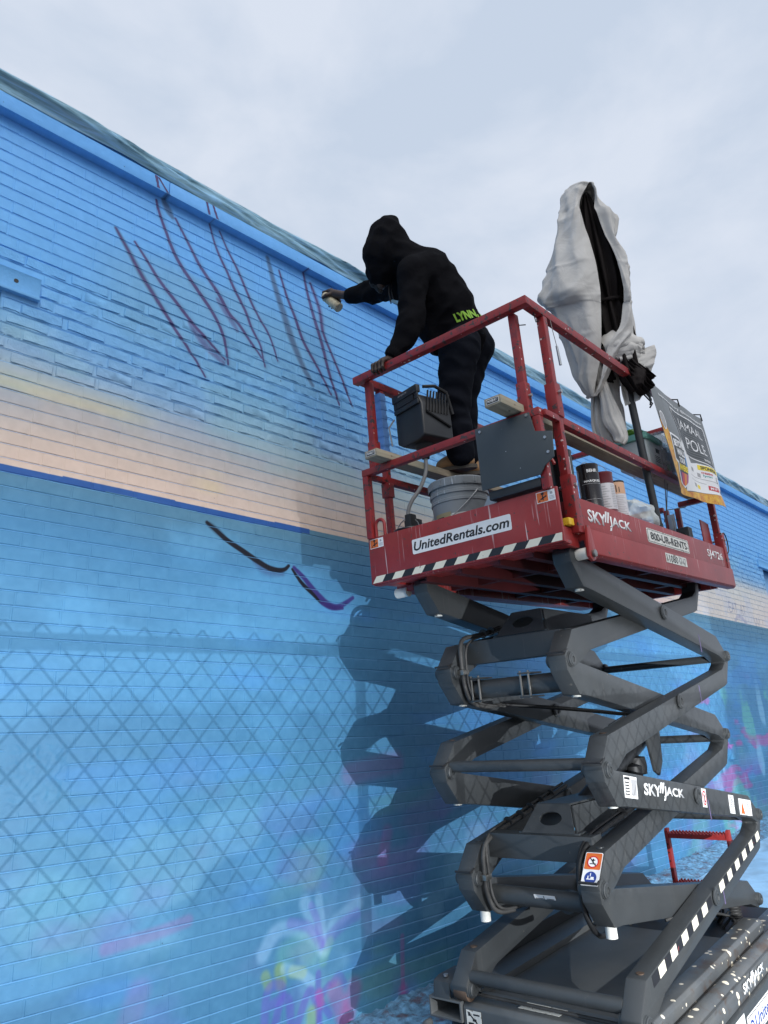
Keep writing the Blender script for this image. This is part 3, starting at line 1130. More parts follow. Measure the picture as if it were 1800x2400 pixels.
mortar_patch(0.905, 11.32, -0.7, TOP)
mortar_patch(12.9, 14.6, -0.7, TOP)
mortar_patch(-2.4, 0.905, 3.79, TOP)
mortar_patch(-2.4, 0.905, -0.7, 1.2)
mortar_patch(11.32, 12.9, 3.79, TOP)
mortar_patch(11.32, 12.9, -0.7, 1.6)
obj("mortar", bm, PAINTED, wall, smooth=25).data.materials.append(MORTAR)
# body of the wall behind the masonry face
bm = B()
box(bm, (-2.4, 0.16, -0.9), (14.6, 0.30, TOP + 0.02))
obj("wall_core", bm, TRIM, wall, smooth=0)
for k, (a, b_, c, d) in enumerate(OPEN):
    bm = B()
    box(bm, (a, 0.10, c - 0.02), (b_, 0.14, d + 0.02))                     # blocked-up infill
    box(bm, (b_ - 0.004 if k == 0 else a - 0.02, 0.006, c), (b_ + 0.02 if k == 0 else a + 0.004, 0.16, d))
    obj("window_recess", bm, TRIM, wall, smooth=0)
    x0, x1, z0, z1 = LINT[k]
    bm = B()
    prism(bm, [(0.03, z0), (-0.026, z0), (-0.026, z0 + .016), (-0.010, z0 + .020), (-0.010, z1 - .012), (-0.016, z1), (0.03, z1)], 'x', x0, x1)
    lt = obj("steel_lintel", bm, TRIM, wall, bevel=0.003)
    if k == 0:
        bm = B()
        cyl(bm, (0.955, -0.0085, 3.850), (0.955, -0.0115, 3.850), 0.011)
        obj("bolt_hole", bm, INK, lt)

# coping boards with a joint, metal edge above
xj = [-2.4, 1.70, 5.9, 10.2, 14.6]
for a, b_ in zip(xj[:-1], xj[1:]):
    bm = B()
    box(bm, (a + 0.002, -0.060, 4.762), (b_ - 0.002, 0.30, 4.852))
    obj("coping", bm, TRIM, wall, bevel=0.004)
bm = B()
box(bm, (-2.4, -0.040, 4.8545), (14.6, 0.26, 4.955))
obj("parapet_edge", bm, TRIM, wall, bevel=0.01)
# purple stroke ends on the coping face, thin paint film
PLUM = flat("plum_spray", (0.07, 0.045, 0.16), 0.6)
for pts in (((1.61, 4.846), (1.63, 4.768)), ((1.625, 4.842), (1.69, 4.768)), ((1.95, 4.85), (1.972, 4.77)), ((1.995, 4.85), (2.03, 4.768))):
    bm = B()
    (xa, za), (xb, zb) = pts
    n = 6
    L, Rr = [], []
    for q in range(n + 1):
        t = q / n
        w = 0.009 * (0.7 + 0.5 * random.random())
        x, z = xa + (xb - xa) * t, za + (zb - za) * t
        L.append(bm.verts.new((x - w, -0.0612, z)))
        Rr.append(bm.verts.new((x + w, -0.0612, z)))
    for q in range(n):
        bm.faces.new((L[q], Rr[q], Rr[q + 1], L[q + 1]))
    obj("paint_stroke", bm, PLUM, wall, smooth=0)
# vent plate low on the wall
bm = B()
box(bm, (8.90, -0.05, 1.27), (9.01, 0.01, 1.43))
obj("vent_cover", bm, TRIM, wall, bevel=0.006)

# rough rendered patch low on the left
bm = B()


def patch_pt(u, v):
    x, z = 1.13 + 0.30 * u, 1.40 + 0.30 * v
    e = max(0.0, min(1, 6 * min(u, 1 - u, v, 1 - v)))
    rdg = 1 - abs(mnoise.noise((x * 22, 1, z * 22))) * 2.2
    return Vector((x + .012 * mnoise.noise((z * 16, 0, 1)), 0.002 - e * (.0025 + .0022 * max(0, rdg) + .001 * mnoise.noise((x * 60, 0, z * 60))), z + .012 * mnoise.noise((x * 16, 4, 1))))


grid(bm, patch_pt, 60, 60)
obj("render_patch", bm, PAINTED, wall, smooth=70)

# translucent plastic sheeting drawn over the parapet
def sheet_mat():
    m, nt, bs = new_mat("dusty_plastic_sheeting")
    ge = nt.nodes.new('ShaderNodeNewGeometry')
    v = scaled(nt, ge.outputs['Position'], (1.5, 6.0, 15.0))
    n = tnoise(nt, v, 2.2, 6, 0.62, 1.6)
    col = nt.nodes.new('ShaderNodeValToRGB')
    e = col.color_ramp.elements
    e[0].position, e[0].color = 0.34, (0.09, 0.19, 0.25, 1)
    e[1].position, e[1].color = 0.66, (0.26, 0.50, 0.74, 1)
    e2 = col.color_ramp.elements.new(0.5)
    e2.color = (0.21, 0.39, 0.50, 1)
    nt.links.new(n, col.inputs[0])
    nt.links.new(col.outputs[0], bs.inputs['Base Color'])
    bs.inputs['Roughness'].default_value = 0.3
    return m


bm = B()


def sheet_pt(u, v):
    x = -2.3 + 16.8 * u
    f1 = mnoise.noise((x * 1.3 + 2.2 * v, v * 2.0, 0.3))
    f2 = mnoise.noise((x * 3.4 + 5 * v, v * 3.5, 7.7))
    f3 = mnoise.noise((x * 8.0 + 9 * v, v * 5, 2.7))
    low = 4.858 + 0.016 * mnoise.noise((x * 1.1, 0, 9)) + 0.010 * mnoise.noise((x * 4, 0, 2))
    if v < 0.62:
        t = v / 0.62
        z = low + (4.985 - low) * t
        y = -0.058 - 0.020 * math.sin(t * math.pi) + 0.05 * max(0, t - 0.7)
    else:
        t = (v - 0.62) / 0.38
        z = 4.985 + 0.010 * math.sin(t * math.pi)
        y = -0.043 + 0.36 * t
    amp = 0.036 * math.sin(min(1, v / 0.62) * math.pi * 0.9) + 0.004
    return Vector((x, y - amp * f1 - 0.6 * amp * f2 - 0.35 * amp * f3, z + 0.005 * f1 * v + 0.003 * f2))


grid(bm, sheet_pt, 560, 26)
o = obj("plastic_sheet", bm, sheet_mat(), smooth=70)
o.location = (0, WY, 0)
tag(o, "wrinkled blue-green plastic sheeting wrapped over the top edge of the wall", "plastic sheet")

# pale blue sheet lying on the ground beside the far end of the lift
bm = B()


def cloth_pt(u, v):
    x = 4.3 + 9.0 * u
    y = 1.25 + (1.80 - 0.10 * mnoise.noise((x * .8, 0, 0))) * v
    e = 0.012 * max(0, mnoise.noise((x * 1.2, y * 2.0, 4))) + 0.006 * mnoise.noise((x * 5, y * 4, 1)) + (0.02 if v > .97 else 0)
    return Vector((x, y, ground_z(x, y) + 0.012 + max(e, -0.004)))


grid(bm, cloth_pt, 160, 40)
SHEETB = paint("blue_dusted_sheet", (0.30, 0.52, 0.74), 0.35, 0.25, 2, dust=(0.12, 0.17, 0.20))
tag(obj("ground_sheet", bm, SHEETB, smooth=70), "pale blue plastic ground sheet spread on the asphalt behind the lift", "ground sheet")

# ------------------------------------------------------------------ scissor lift (local frame: x along the wall, y to the wall, z up, origin at the near lower platform corner)
LM = Matrix(((0.99622, -0.06489, -0.05767, 2.718),
             (0.06560, 0.99779, 0.01061, 1.5793),
             (0.05685, -0.01435, 0.99828, 2.4359),
             (0, 0, 0, 1)))
_q = LM.to_quaternion()
LM = Matrix.Translation(LM.to_translation()) @ _q.to_matrix().to_4x4()
lift = empty("scissor_lift", "red and grey scissor lift raised beside the blue mural wall", "scissor lift", LM)

# --- platform deck
bm = B()
box(bm, (-0.002, 0.0, 0.0), (0.016, 1.12, 0.25))
box(bm, (0.016, 0.0, -0.004), (0.07, 1.12, 0.012))
toe = obj("toe_panel", bm, RED, lift, bevel=0.004)
toeM = face_matrix((-0.002, 1.12, 0.0), (0, -1, 0), (0, 0, 1))       # x runs from the wall side to the street side
bm = B()
box(bm, (0.016, 0.03, -0.002), (0.205, 0.10, 0.085))
box(bm, (0.016, 1.02, -0.002), (0.205, 1.09, 0.085))
box(bm, (0.07, 0.10, 0.006), (0.21, 1.02, 0.03))
obj("extension_frame", bm, RED, lift, bevel=0.004)
bm = B()
prism(bm, [(0.0, -0.030), (0.0, 0.085), (0.10, 0.085), (0.10, 0.03), (0.018, 0.03), (0.018, -0.004), (0.06, -0.004), (0.06, -0.044), (0.014, -0.044)], 'x', 0.205, 2.42)
obj("deck_skirt", bm, RED, lift, bevel=0.004).matrix_local = Matrix.Translation((0, -0.012, 0))
bm = B()
box(bm, (0.20, 0.0, 0.0875), (2.39, 0.115, 0.23))
obj("side_panel", bm, RED, lift, bevel=0.006)
bm = B()
box(bm, (0.20, 1.005, -0.03), (2.40, 1.12, 0.23))
obj("side_panel", bm, RED, lift, bevel=0.006)
bm = B()
box(bm, (2.37, 0.10, -0.03), (2.405, 1.02, 0.12))
obj("end_panel", bm, RED, lift, bevel=0.004)
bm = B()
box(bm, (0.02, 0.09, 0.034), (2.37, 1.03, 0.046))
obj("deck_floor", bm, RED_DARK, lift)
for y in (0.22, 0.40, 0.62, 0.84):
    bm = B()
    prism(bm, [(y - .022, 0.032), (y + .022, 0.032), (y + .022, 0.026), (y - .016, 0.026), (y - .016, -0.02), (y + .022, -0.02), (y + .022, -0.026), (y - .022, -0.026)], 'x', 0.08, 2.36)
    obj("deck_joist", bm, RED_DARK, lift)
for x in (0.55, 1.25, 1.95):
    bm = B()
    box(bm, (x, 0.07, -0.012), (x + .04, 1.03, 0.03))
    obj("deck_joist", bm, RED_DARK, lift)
# roller, hinge lug, yellow latch, lanyard loop
for y0, y1 in ((0.0, 0.07), (1.05, 1.13)):
    bm = B()
    cyl(bm, (0.215, y0, -0.030), (0.215, y1, -0.030), 0.027, 20)
    obj("roller", bm, NYLON, lift, smooth=50)
bm = B()
prism(bm, [(0.185, -0.05), (0.205, 0.095), (0.235, 0.095), (0.262, -0.02), (0.25, -0.06), (0.215, -0.072)], 'y', -0.020, -0.006)
lug = obj("hinge_lug", bm, RED, lift, bevel=0.002)
bm = B()
cyl(bm, (0.224, -0.034, -0.036), (0.224, -0.018, -0.036), 0.017)
obj("pin_head", bm, STEEL, lug, bevel=0.002)
bm = B()
box(bm, (0.10, 0.012, 0.092), (0.15, 0.06, 0.125))
obj("latch", bm, YELLOW, lift, bevel=0.003)
bm = B()
pts = [(0.006, 1.065, 0.25)] + [(0.006, 1.035 + 0.03 * math.cos(t), 0.31 + 0.03 * math.sin(t)) for t in [math.pi * k / 8 for k in range(9)]] + [(0.006, 1.005, 0.25)]
tube(bm, pts, 0.009, 8)
obj("lanyard_loop", bm, RED, lift, smooth=60)

# print on the toe panel
rect_sticker("sign_plate", lift, toeM, 0.293, 0.106, 0.875, 0.181, WHITE, rad=0.008)
lettering(lift, toeM, "UnitedRentals.com", 0.303, 0.121, 0.047, INK, width=0.562, bold=0.022, shear=0.22)
for x0 in (0.012, 1.018):
    rect_sticker("warning_sticker", lift, toeM, x0, 0.190, x0 + 0.092, 0.240, WHITE)
    rect_sticker("warning_sticker", lift, toeM, x0 + .003, 0.193, x0 + 0.057, 0.237, ORANGE, z=0.0012, t=.0006)
    bm = B()
    for pl in (((.010, .197), (.020, .197), (.015, .206)), ((.018, .208), (.05, .220), (.052, .214), (.022, .203)), ((.030, .200), (.036, .200), (.033, .233), (.028, .232)), ((.024, .226), (.040, .226), (.038, .236), (.026, .236))):
        prism(bm, [(x0 + a, b_) for a, b_ in pl], 'z', 0.0019, 0.0023)
    obj("hand_pictogram", bm, INK, lift, smooth=0, M=toeM)
    bm = B()
    for k in range(3):
        box(bm, (x0 + .063, .198 + .006 * k, .0013), (x0 + .088, .200 + .006 * k, .0017))
    box(bm, (x0 + .069, .220, .0013), (x0 + .081, .231, .0017))
    obj("print_lines", bm, INKGREY, lift, smooth=0, M=toeM)
xs_ = 0.012
for k in range(17):
    x0 = 0.010 + k * 0.0655
    x1 = min(x0 + 0.0655, 1.112)
    s = 0.028
    bm = B()
    prism(bm, [(x0, 0.006), (x1, 0.006), (min(x1 + s, 1.116), 0.040), (min(x0 + s, 1.112), 0.040)], 'z', 0.0, 0.0008 + 0.0002 * (k % 2))
    obj("hazard_stripe", bm, CREAM if k % 2 == 0 else TAPE_BLACK, lift, smooth=0, M=toeM)

# print on the long side
sideM = face_matrix((0, 0.0, 0.0), (1, 0, 0), (0, 0, 1))
skirtM = face_matrix((0, -0.0125, 0.0), (1, 0, 0), (0, 0, 1))


def skyjack(parent, M, x, y, h, w, mat, z=0.001):
    lettering(parent, M, "SKY", x, y, h, mat, z, width=w * 0.40, bold=0.03)
    lettering(parent, M, "JACK", x + w * 0.47, y, h, mat, z, width=w * 0.53, bold=0.03)
    bm = B()
    for k in (0, 1):
        xo = x + w * (0.36 + 0.055 * k)
        prism(bm, [(xo, y + h * (.35 - .0 * k)), (xo + w * .03, y + h * .35), (xo + w * .085, y + h * 1.28), (xo + w * .045, y + h * 1.28)], 'z', z, z + .0006)
    prism(bm, [(x + w * .455, y - h * .26), (x + w * .50, y - h * .2), (x + w * .515, y + h * .05), (x + w * .475, y + h * .05), (x + w * .468, y - h * .08)], 'z', z, z + .0006)
    obj("logo_slash", bm, mat, parent, smooth=0, M=M)


skyjack(lift, sideM, 0.275, 0.125, 0.062, 0.50, WHITE)
rect_sticker("sign_plate", lift, sideM, 0.985, 0.112, 1.63, 0.192, WHITE_WORN, rad=0.012)
rect_sticker("sign_plate", lift, sideM, 0.993, 0.117, 1.622, 0.187, INK, z=.0012, t=.0003, rad=0.010)
rect_sticker("sign_plate", lift, sideM, 0.998, 0.120, 1.617, 0.184, WHITE_WORN, z=.0015, t=.0003, rad=0.009)
lettering(lift, sideM, "800-UR-RENTS", 1.03, 0.131, 0.043, INK, z=.0018, width=0.56, bold=0.022)
rect_sticker("number_label", lift, skirtM, 1.17, 0.016, 1.50, 0.070, WHITE_WORN)
lettering(lift, skirtM, "11080", 1.185, 0.022, 0.041, INK, width=0.17, bold=0.01)
lettering(lift, skirtM, "4747", 1.365, 0.022, 0.041, INKGREY, width=0.12, bold=0.01)
lettering(lift, sideM, "SJ4726", 1.975, 0.117, 0.066, WHITE, width=0.315, bold=0.018, z=.0006)

# --- guard rails
RS = 0.038


def rail(p, q, w=RS, h=RS, up=(0, 0, 1), name="rail", mat=RED_RAIL):
    bm = B()
    beam(bm, p, q, w, h, up)
    return obj(name, bm, mat, lift, bevel=0.004)


# fixed lower frame at the near end
rail((0.0, 0.02, 0.612), (0.0, 1.115, 0.612), name="mid_rail")
rail((0.0, 1.094, 0.245), (0.0, 1.094, 0.592), up=(1, 0, 0), name="post")
rail((0.0, 0.04, 0.245), (0.0, 0.04, 0.592), up=(1, 0, 0), name="post")
rail((0.02, 0.02, 0.612), (0.155, 0.02, 0.612), 0.03, 0.03, name="mid_rail")
rail((0.02, 1.10, 0.600), (0.155, 1.10, 0.600), 0.03, 0.03, name="mid_rail")
# folding upper frame at the near end
rail((0.0, 0.0, 1.172), (0.0, 1.125, 1.168), 0.045, 0.042, name="top_rail")
rail((0.035, 0.108, 0.628), (0.035, 0.108, 1.150), up=(1, 0, 0), name="post")
rail((0.035, 1.055, 0.628), (0.035, 1.055, 1.147), up=(1, 0, 0), name="post")
for y in (0.108, 1.055):
    o = rail((0.035, y, 0.632), (0.035, y, 0.79), 0.050, 0.050, up=(1, 0, 0), name="post_sleeve")
    bm = B()
    cyl(bm, (0.035, y - .04, 0.72), (0.035, y + .04, 0.72), 0.008, 10)
    obj("bolt", bm, ZINC, o)
# near long side
rail((0.024, 0.03, 1.182), (2.42, 0.03, 1.182), 0.042, 0.045, name="top_rail")
rail((0.16, 0.03, 0.615), (2.40, 0.03, 0.605), name="mid_rail")
for x in (0.178, 2.385):
    rail((x, 0.03, 0.232), (x, 0.03, 1.158), 0.04, 0.04, up=(1, 0, 0), name="post")
    for z0, z1 in ((0.06, 0.335), (0.628, 0.80)):
        o = rail((x, 0.022 if z0 < .1 else 0.03, z0), (x, 0.022 if z0 < .1 else 0.03, z1), 0.056, 0.058, up=(1, 0, 0), name="post_sleeve")
        bm = B()
        cyl(bm, (x, -0.016, z1 - .05), (x, 0.07, z1 - .05), 0.009, 10)
        obj("bolt", bm, ZINC, o)
# wall side
rail((0.024, 1.095, 1.172), (2.42, 1.095, 1.182), 0.042, 0.045, name="top_rail")
rail((0.17, 1.095, 0.600), (2.40, 1.095, 0.600), name="mid_rail")
for x in (0.17, 1.25, 2.385):
    rail((x, 1.095, 0.232), (x, 1.095, 1.148), 0.036, 0.036, up=(1, 0, 0), name="post")
    rail((x, 1.095, 0.50), (x, 1.095, 0.585), 0.052, 0.052, up=(1, 0, 0), name="post_sleeve")
# far end with its gate
rail((2.40, 0.055, 1.182), (2.40, 1.07, 1.182), name="top_rail")
rail((2.40, 0.055, 0.600), (2.40, 0.25, 0.600), name="mid_rail")
rail((2.40, 0.36, 0.590), (2.40, 1.07, 0.590), name="mid_rail")
for y in (0.265, 0.345):
    rail((2.40, y, 0.12), (2.40, y, 0.58), 0.034, 0.034, up=(1, 0, 0), name="gate_post")
bm = B()
box(bm, (2.372, 0.285, 0.40), (2.380, 0.335, 0.54))
box(bm, (2.366, 0.300, 0.42), (2.374, 0.325, 0.52))
obj("gate_hinge", bm, ZINC, lift, bevel=0.002)
# socket box at the far end
bm = B()
box(bm, (2.02, 0.10, 0.232), (2.10, 0.18, 0.36))
so = obj("socket_box", bm, GREY, lift, bevel=0.006)
bm = B()
tube(bm, [(2.019, 0.14, 0.30), (2.008, 0.14, 0.30)], 0.024, 16)
obj("socket", bm, BLACK, so)
bm = B()
prism(bm, [(2.14, 0.20), (2.14, 0.41), (2.30, 0.40), (2.31, 0.20)], 'y', 0.050, 0.058)
obj("bracket_plate", bm, RED, lift, bevel=0.002)
bm = B()
tube(bm, [(2.36, 0.0, 0.33)] + [(2.40 + .06 * math.cos(t), -0.005, 0.27 + .075 * math.sin(t)) for t in [R(70 - 20 * k) for k in range(9)]] + [(2.37, 0.0, 0.19)], 0.004, 8)
obj("lead", bm, BLACK, lift)
# grey document panel with its tray at the near end
bm = B()
prism(bm, [(0.357, 0.622), (0.357, 0.314), (0.048, 0.309), (0.02, 0.345), (-0.028, 0.372), (-0.036, 0.49), (0.046, 0.515), (0.062, 0.612)], 'x', -0.036, -0.028)
pn = obj("document_panel", bm, PANEL_GREY, lift, bevel=0.002)
for y, z in ((0.075, 0.60), (0.33, 0.60), (0.0, 0.47), (-0.005, 0.40)):
    bm = B()
    tube(bm, [(-0.040, y, z), (-0.034, y, z)], 0.007, 10)
    obj("screw", bm, ZINC, pn)
bm = B()
box(bm, (-0.02, 0.06, 0.262), (0.06, 0.335, 0.305))
obj("document_tray", bm, BLACKP, lift, bevel=0.008)
bm = B()
prism(bm, [(0.405, 0.24), (0.36, 0.30), (0.32, 0.30), (0.32, 0.24)], 'x', 0.02, 0.03)
obj("bracket_plate", bm, ZINC, lift)
bm = B()
pts = [(0.02, 0.03 + 0.03 * math.cos(t), 0.34 + 0.05 * math.sin(t)) for t in [R(-40 + 25 * k) for k in range(9)]]
tube(bm, pts, 0.008, 8)
obj("grab_loop", bm, RED, lift, smooth=60)
# dangling lock pin on a wire by the top corner
bm = B()
tube(bm, [(0.23, 0.01, 1.16), (0.236, 0.008, 1.10), (0.25, 0.006, 1.02)], 0.0018, 6)
w_ = obj("pin_wire", bm, STEEL, lift)
bm = B()
tube(bm, [(0.25, 0.006, 1.02), (0.257, 0.006, 0.955), (0.26, 0.006, 0.92)], [0.006, 0.007, 0.007], 10)
obj("lock_pin", bm, ZINC, w_, smooth=50)
# wire ties under the top corner
for k, (a, b_) in enumerate((((0.03, 0.10, 1.15), (0.06, 0.06, 1.09)), ((0.10, 0.03, 1.16), (0.13, 0.02, 1.12)))):
    bm = B()
    mid = tuple((p + q) / 2 + (0.012 if i < 2 else -0.02) for i, (p, q) in enumerate(zip(a, b_)))
    tube(bm, [a, mid, b_], 0.003, 6)
    obj("wire_tie", bm, BLACK, lift)

# --- scissor stack
ZK = [-0.02 - 0.468 * k for k in range(5)]
XL, XR = 0.18, 2.112
DOWN = [(.246, -.008), (1.985, -.345), (2.13, -.462), (2.142, -.482), (2.13, -.505), (2.088, -.512), (1.97, -.466), (.31, -.163), (.23, -.153), (.145, -.045), (.14, 0.0), (.155, .025), (.185, .032)]
UP = [(.24, .136), (1.985, .388), (2.06, .425), (2.09, .495), (2.125, .50), (2.147, .47), (2.135, .43), (2.03, .30), (1.985, .288), (.40, .042), (.30, -.004), (.22, -.030), (.18, -.040), (.145, -.022), (.138, .02)]


def arm(kind, k, y0, y1):
    pl = DOWN if kind == 'D' else UP
    zb = ZK[k] if kind == 'D' else ZK[k + 1]
    bm = B()
    prism(bm, [(x, z + zb) for x, z in pl], 'y', y0, y1)
    return obj("scissor_arm", bm, GREY, lift, bevel=0.006)


OUT_N, OUT_F, IN_N, IN_F = (0.052, 0.142), (0.868, 0.958), (0.146, 0.236), (0.774, 0.864)
arms = {}
for k in range(4):
    ok = 'D' if k % 2 == 0 else 'U'
    ik = 'U' if k % 2 == 0 else 'D'
    # where two arms of one kind meet on a pin the lower one is notched narrower
    sh = 0.0015 * (k % 2)
    arms['on', k] = arm(ok, k, OUT_N[0] + sh, OUT_N[1] - sh)
    arms['of', k] = arm(ok, k, OUT_F[0] + sh, OUT_F[1] - sh)
    arms['in', k] = arm(ik, k, IN_N[0] + sh, IN_N[1] - sh)
    arms['if', k] = arm(ik, k, IN_F[0] + sh, IN_F[1] - sh)


def pin(x, y0, y1, z, r=0.030, head=0.036, name="pivot_pin"):
    bm = B()
    cyl(bm, (x, y0, z), (x, y1, z), r, 22)
    o = obj(name, bm, GREY, lift, bevel=0.003)
    for y, s in ((y0, -1), (y1, 1)):
        bm = B()
        lathe(bm, [(head, 0), (head, 0.006), (head * .8, 0.009), (head * .8, 0.011), (head * .45, 0.011), (head * .4, 0.006), (0.001, 0.006)], 22,
              Matrix.Translation((x, y, z)) @ Matrix.Rotation(R(90 if s < 0 else -90), 4, 'X'), cap=False)
        obj("pin_head", bm, GREY, o, smooth=35)
    return o


for k in range(4):
    zc = (ZK[k] + ZK[k + 1]) / 2
    xc = 1.146
    pin(xc, 0.046, 0.24, zc, 0.028, 0.040, "centre_pin")
    pin(xc, 0.77, 0.964, zc, 0.028, 0.040, "centre_pin")
for k in range(1, 5):
    yn, yf = (IN_N, IN_F) if k % 2 == 1 else (OUT_N, OUT_F)
    yrn, yrf = (OUT_N, OUT_F) if k % 2 == 1 else (IN_N, IN_F)
    for x, (a, b_) in ((XL, yn), (XL, yf), (XR, yrn), (XR, yrf)):
        pin(x, a - 0.006, b_ + 0.008, ZK[k], 0.034, 0.031, "knuckle_pin")
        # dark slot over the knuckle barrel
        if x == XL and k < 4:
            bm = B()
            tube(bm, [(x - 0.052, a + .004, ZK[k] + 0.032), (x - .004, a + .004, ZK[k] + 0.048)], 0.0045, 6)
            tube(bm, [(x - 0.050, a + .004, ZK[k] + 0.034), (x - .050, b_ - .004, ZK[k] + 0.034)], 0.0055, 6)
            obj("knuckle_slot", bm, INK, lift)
# round cross tubes
for x, k, a, b_, dz, r in ((XL + .01, 2, 0.14, 0.87, 0.024, 0.026), (XL + .015, 4, 0.14, 0.87, 0.045, 0.030), (XR - .02, 1, 0.14, 0.87, -0.01, 0.024), (XR - .02, 3, 0.14, 0.87, -0.01, 0.024),
                           (XR - .03, 2, 0.23, 0.78, -0.02, 0.024)):
    bm = B()
    cyl(bm, (x, a, ZK[k] + dz), (x, b_, ZK[k] + dz), r, 22)
    obj("cross_tube", bm, GREY, lift, smooth=60)
for k, zt, x, r in ((1, -0.578, 0.285, 0.046), (3, -1.512, 0.30, 0.040)):
    bm = B()
    cyl(bm, (x, 0.23, zt), (x, 0.78, zt), r, 26)
    ct = obj("cross_tube", bm, GREY, lift, smooth=60)
    if k == 1:
        for y in (0.70, 0.42):
            for yy in (y - .022, y + .022):
                bm = B()
                cyl(bm, (x - r - .007, yy, zt - r - .015), (x - r - .007, yy, zt + r + .02), 0.0055, 8)
                obj("clamp_rod", bm, STEEL, ct)
            bm = B()
            box(bm, (x - r - .016, y - .032, zt + r + .004), (x + r + .014, y + .032, zt + r + .012))
            obj("clamp_plate", bm, GREY, ct, bevel=0.002)
            bm = B()
            box(bm, (x - r - .016, y - .032, zt - r - .012), (x + r + .014, y + .032, zt - r - .004))
            obj("clamp_plate", bm, GREY, ct, bevel=0.002)
    else:
        Mt = face_matrix((x - r * .8, 0.53, zt - 0.005), (0, -1, 0), (-0.42, 0, .9))
        rect_sticker("level_label", ct, Mt, 0, 0, 0.105, 0.034, WHITE)
        bm = B()
        for seg in ((.006, .0155, .045, .0185), (.062, .0155, .098, .0185), (.047, .005, .050, .030), (.052, .008, .064, .011), (.012, .004, .04, .006)):
            box(bm, (seg[0], seg[1], .0013), (seg[2], seg[3], .0018))
        obj("print_lines", bm, INK, ct, smooth=0, M=Mt)
# box cross beams with the lightened gusset plates
for zb, zt, xb, pw in ((-0.452, -0.338, 0.285, 0.40), (-1.356, -1.246, 0.30, 0.36)):
    bm = B()
    box(bm, (xb, 0.232, zb), (xb + .10, 0.778, zt))
    cbm = obj("cross_beam", bm, GREY, lift, bevel=0.006)
    # raised cylinder cradle: folded plate with an oval opening, sloping up and away
    y0, y1 = 0.355, 0.545
    bm = B()
    top = [Vector((xb + .015, y0 - .04, zt + .002)), Vector((xb + .015, y1 + .04, zt + .002)), Vector((xb + .10, y1 - .01, zt + .115)), Vector((xb + .10, y0 + .01, zt + .115))]
    cc = sum(top, Vector()) / 4
    ux, uy = (top[1] - top[0]).normalized(), (top[2] - top[1])
    uy = (uy - ux * uy.dot(ux)).normalized()
    ring = [cc + ux * (0.058 * math.cos(t)) + uy * (0.034 * math.sin(t)) for t in [2 * math.pi * k / 24 for k in range(24)]]
    outer = []
    for k in range(24):
        t = 2 * math.pi * k / 24
        dx, dy = math.cos(t), math.sin(t)
        s = 1 / max(abs(dx), abs(dy))
        a, b_ = dx * s, dy * s
        outer.append(top[0] * ((1 - a) * (1 - b_) / 4) + top[1] * ((1 + a) * (1 - b_) / 4) + top[2] * ((1 + a) * (1 + b_) / 4) + top[3] * ((1 - a) * (1 + b_) / 4))
    vo_, vi_ = [bm.verts.new(p) for p in outer], [bm.verts.new(p) for p in ring]
    for k in range(24):
        bm.faces.new((vo_[k], vo_[(k + 1) % 24], vi_[(k + 1) % 24], vi_[k]))
    tb = [top[3], top[2], Vector((xb + .60, y1 + .0, zt + .10)), Vector((xb + .60, y0 - .0, zt + .10))]
    bm.faces.new([bm.verts.new(p) for p in tb])
    for s_ in (0, 1):
        yy = (y0 - .005, y1 + .005)[s_]
        side = [Vector((xb + .02, yy + (-.035, .035)[s_], zt)), Vector((xb + .10, yy + (.012, -.012)[s_], zt + .112)), Vector((xb + .60, yy, zt + .098)), Vector((xb + .60, yy, zt - .05))]
        bm.faces.new([bm.verts.new(p) for p in side])
    thicken(bm, 0.008)
    obj("cylinder_cradle", bm, GREY, lift, smooth=30)
    bm = B()
    box(bm, (xb + .012, y0 - .06, zt), (xb + .09, y1 + .06, zt + .010))
    obj("cradle_foot", bm, GREY, cbm, bevel=0.003)
# lift cylinder and lugs, black under the middle of the stack
bm = B()
cyl(bm, (0.62, 0.47, -1.22), (1.95, 0.47, -0.80), 0.055, 20)
cy_ = obj("lift_cylinder", bm, BLACKP, lift, smooth=60)
bm = B()
cyl(bm, (1.5, 0.47, -0.945), (2.02, 0.47, -0.775), 0.032, 16)
obj("cylinder_rod", bm, STEEL, cy_, smooth=60)
for y in (0.36, 0.56):
    bm = B()
    prism(bm, [(1.38, -0.83), (1.62, -0.79), (1.57, -1.06), (1.50, -1.13), (1.44, -1.10)], 'y', y, y + .016)
    obj("cylinder_lug", bm, GREY, lift, bevel=0.003)
bm = B()
lathe(bm, [(0.03, -.05), (0.06, -.045), (0.065, 0), (0.06, 0.045), (0.03, 0.05)], 18, Matrix.Translation((1.36, 0.44, -1.06)))
lathe(bm, [(0.02, -.09), (0.045, -.085), (0.045, 0.0), (0.02, 0.01)], 16, Matrix.Translation((1.24, 0.40, -1.05)))
obj("valve_block", bm, BLACK, lift, smooth=50)
# white nylon stop pads under the arm ends
for key, k in ((('on', 0), 0), (('of', 0), 0), (('in', 1), 1), (('if', 1), 1), (('on', 2), 2), (('of', 2), 2), (('in', 3), 3), (('if', 3), 3)):
    a, b_ = {'on': OUT_N, 'of': OUT_F, 'in': IN_N, 'if': IN_F}[key[0]]
    h = 0.045 if k == 3 else 0.004
    bm = B()
    yc = (a + b_) / 2
    cyl(bm, (0.275, yc, ZK[k] - .153), (0.275, yc, ZK[k] - .160 - h), 0.024 if k == 3 else 0.021, 18)
    obj("stop_pad", bm, NYLON if k == 3 else WHITE_WORN, lift, smooth=50)

# stickers and lettering along the third near arm
def arm_M(kind, k, yface, x, z):
    pl = DOWN if kind == 'D' else UP
    d = Vector((1.74, 0, -.337 if kind == 'D' else .252)).normalized()
    return face_matrix((x, yface - .0005, z), d, (0, 0, 1))


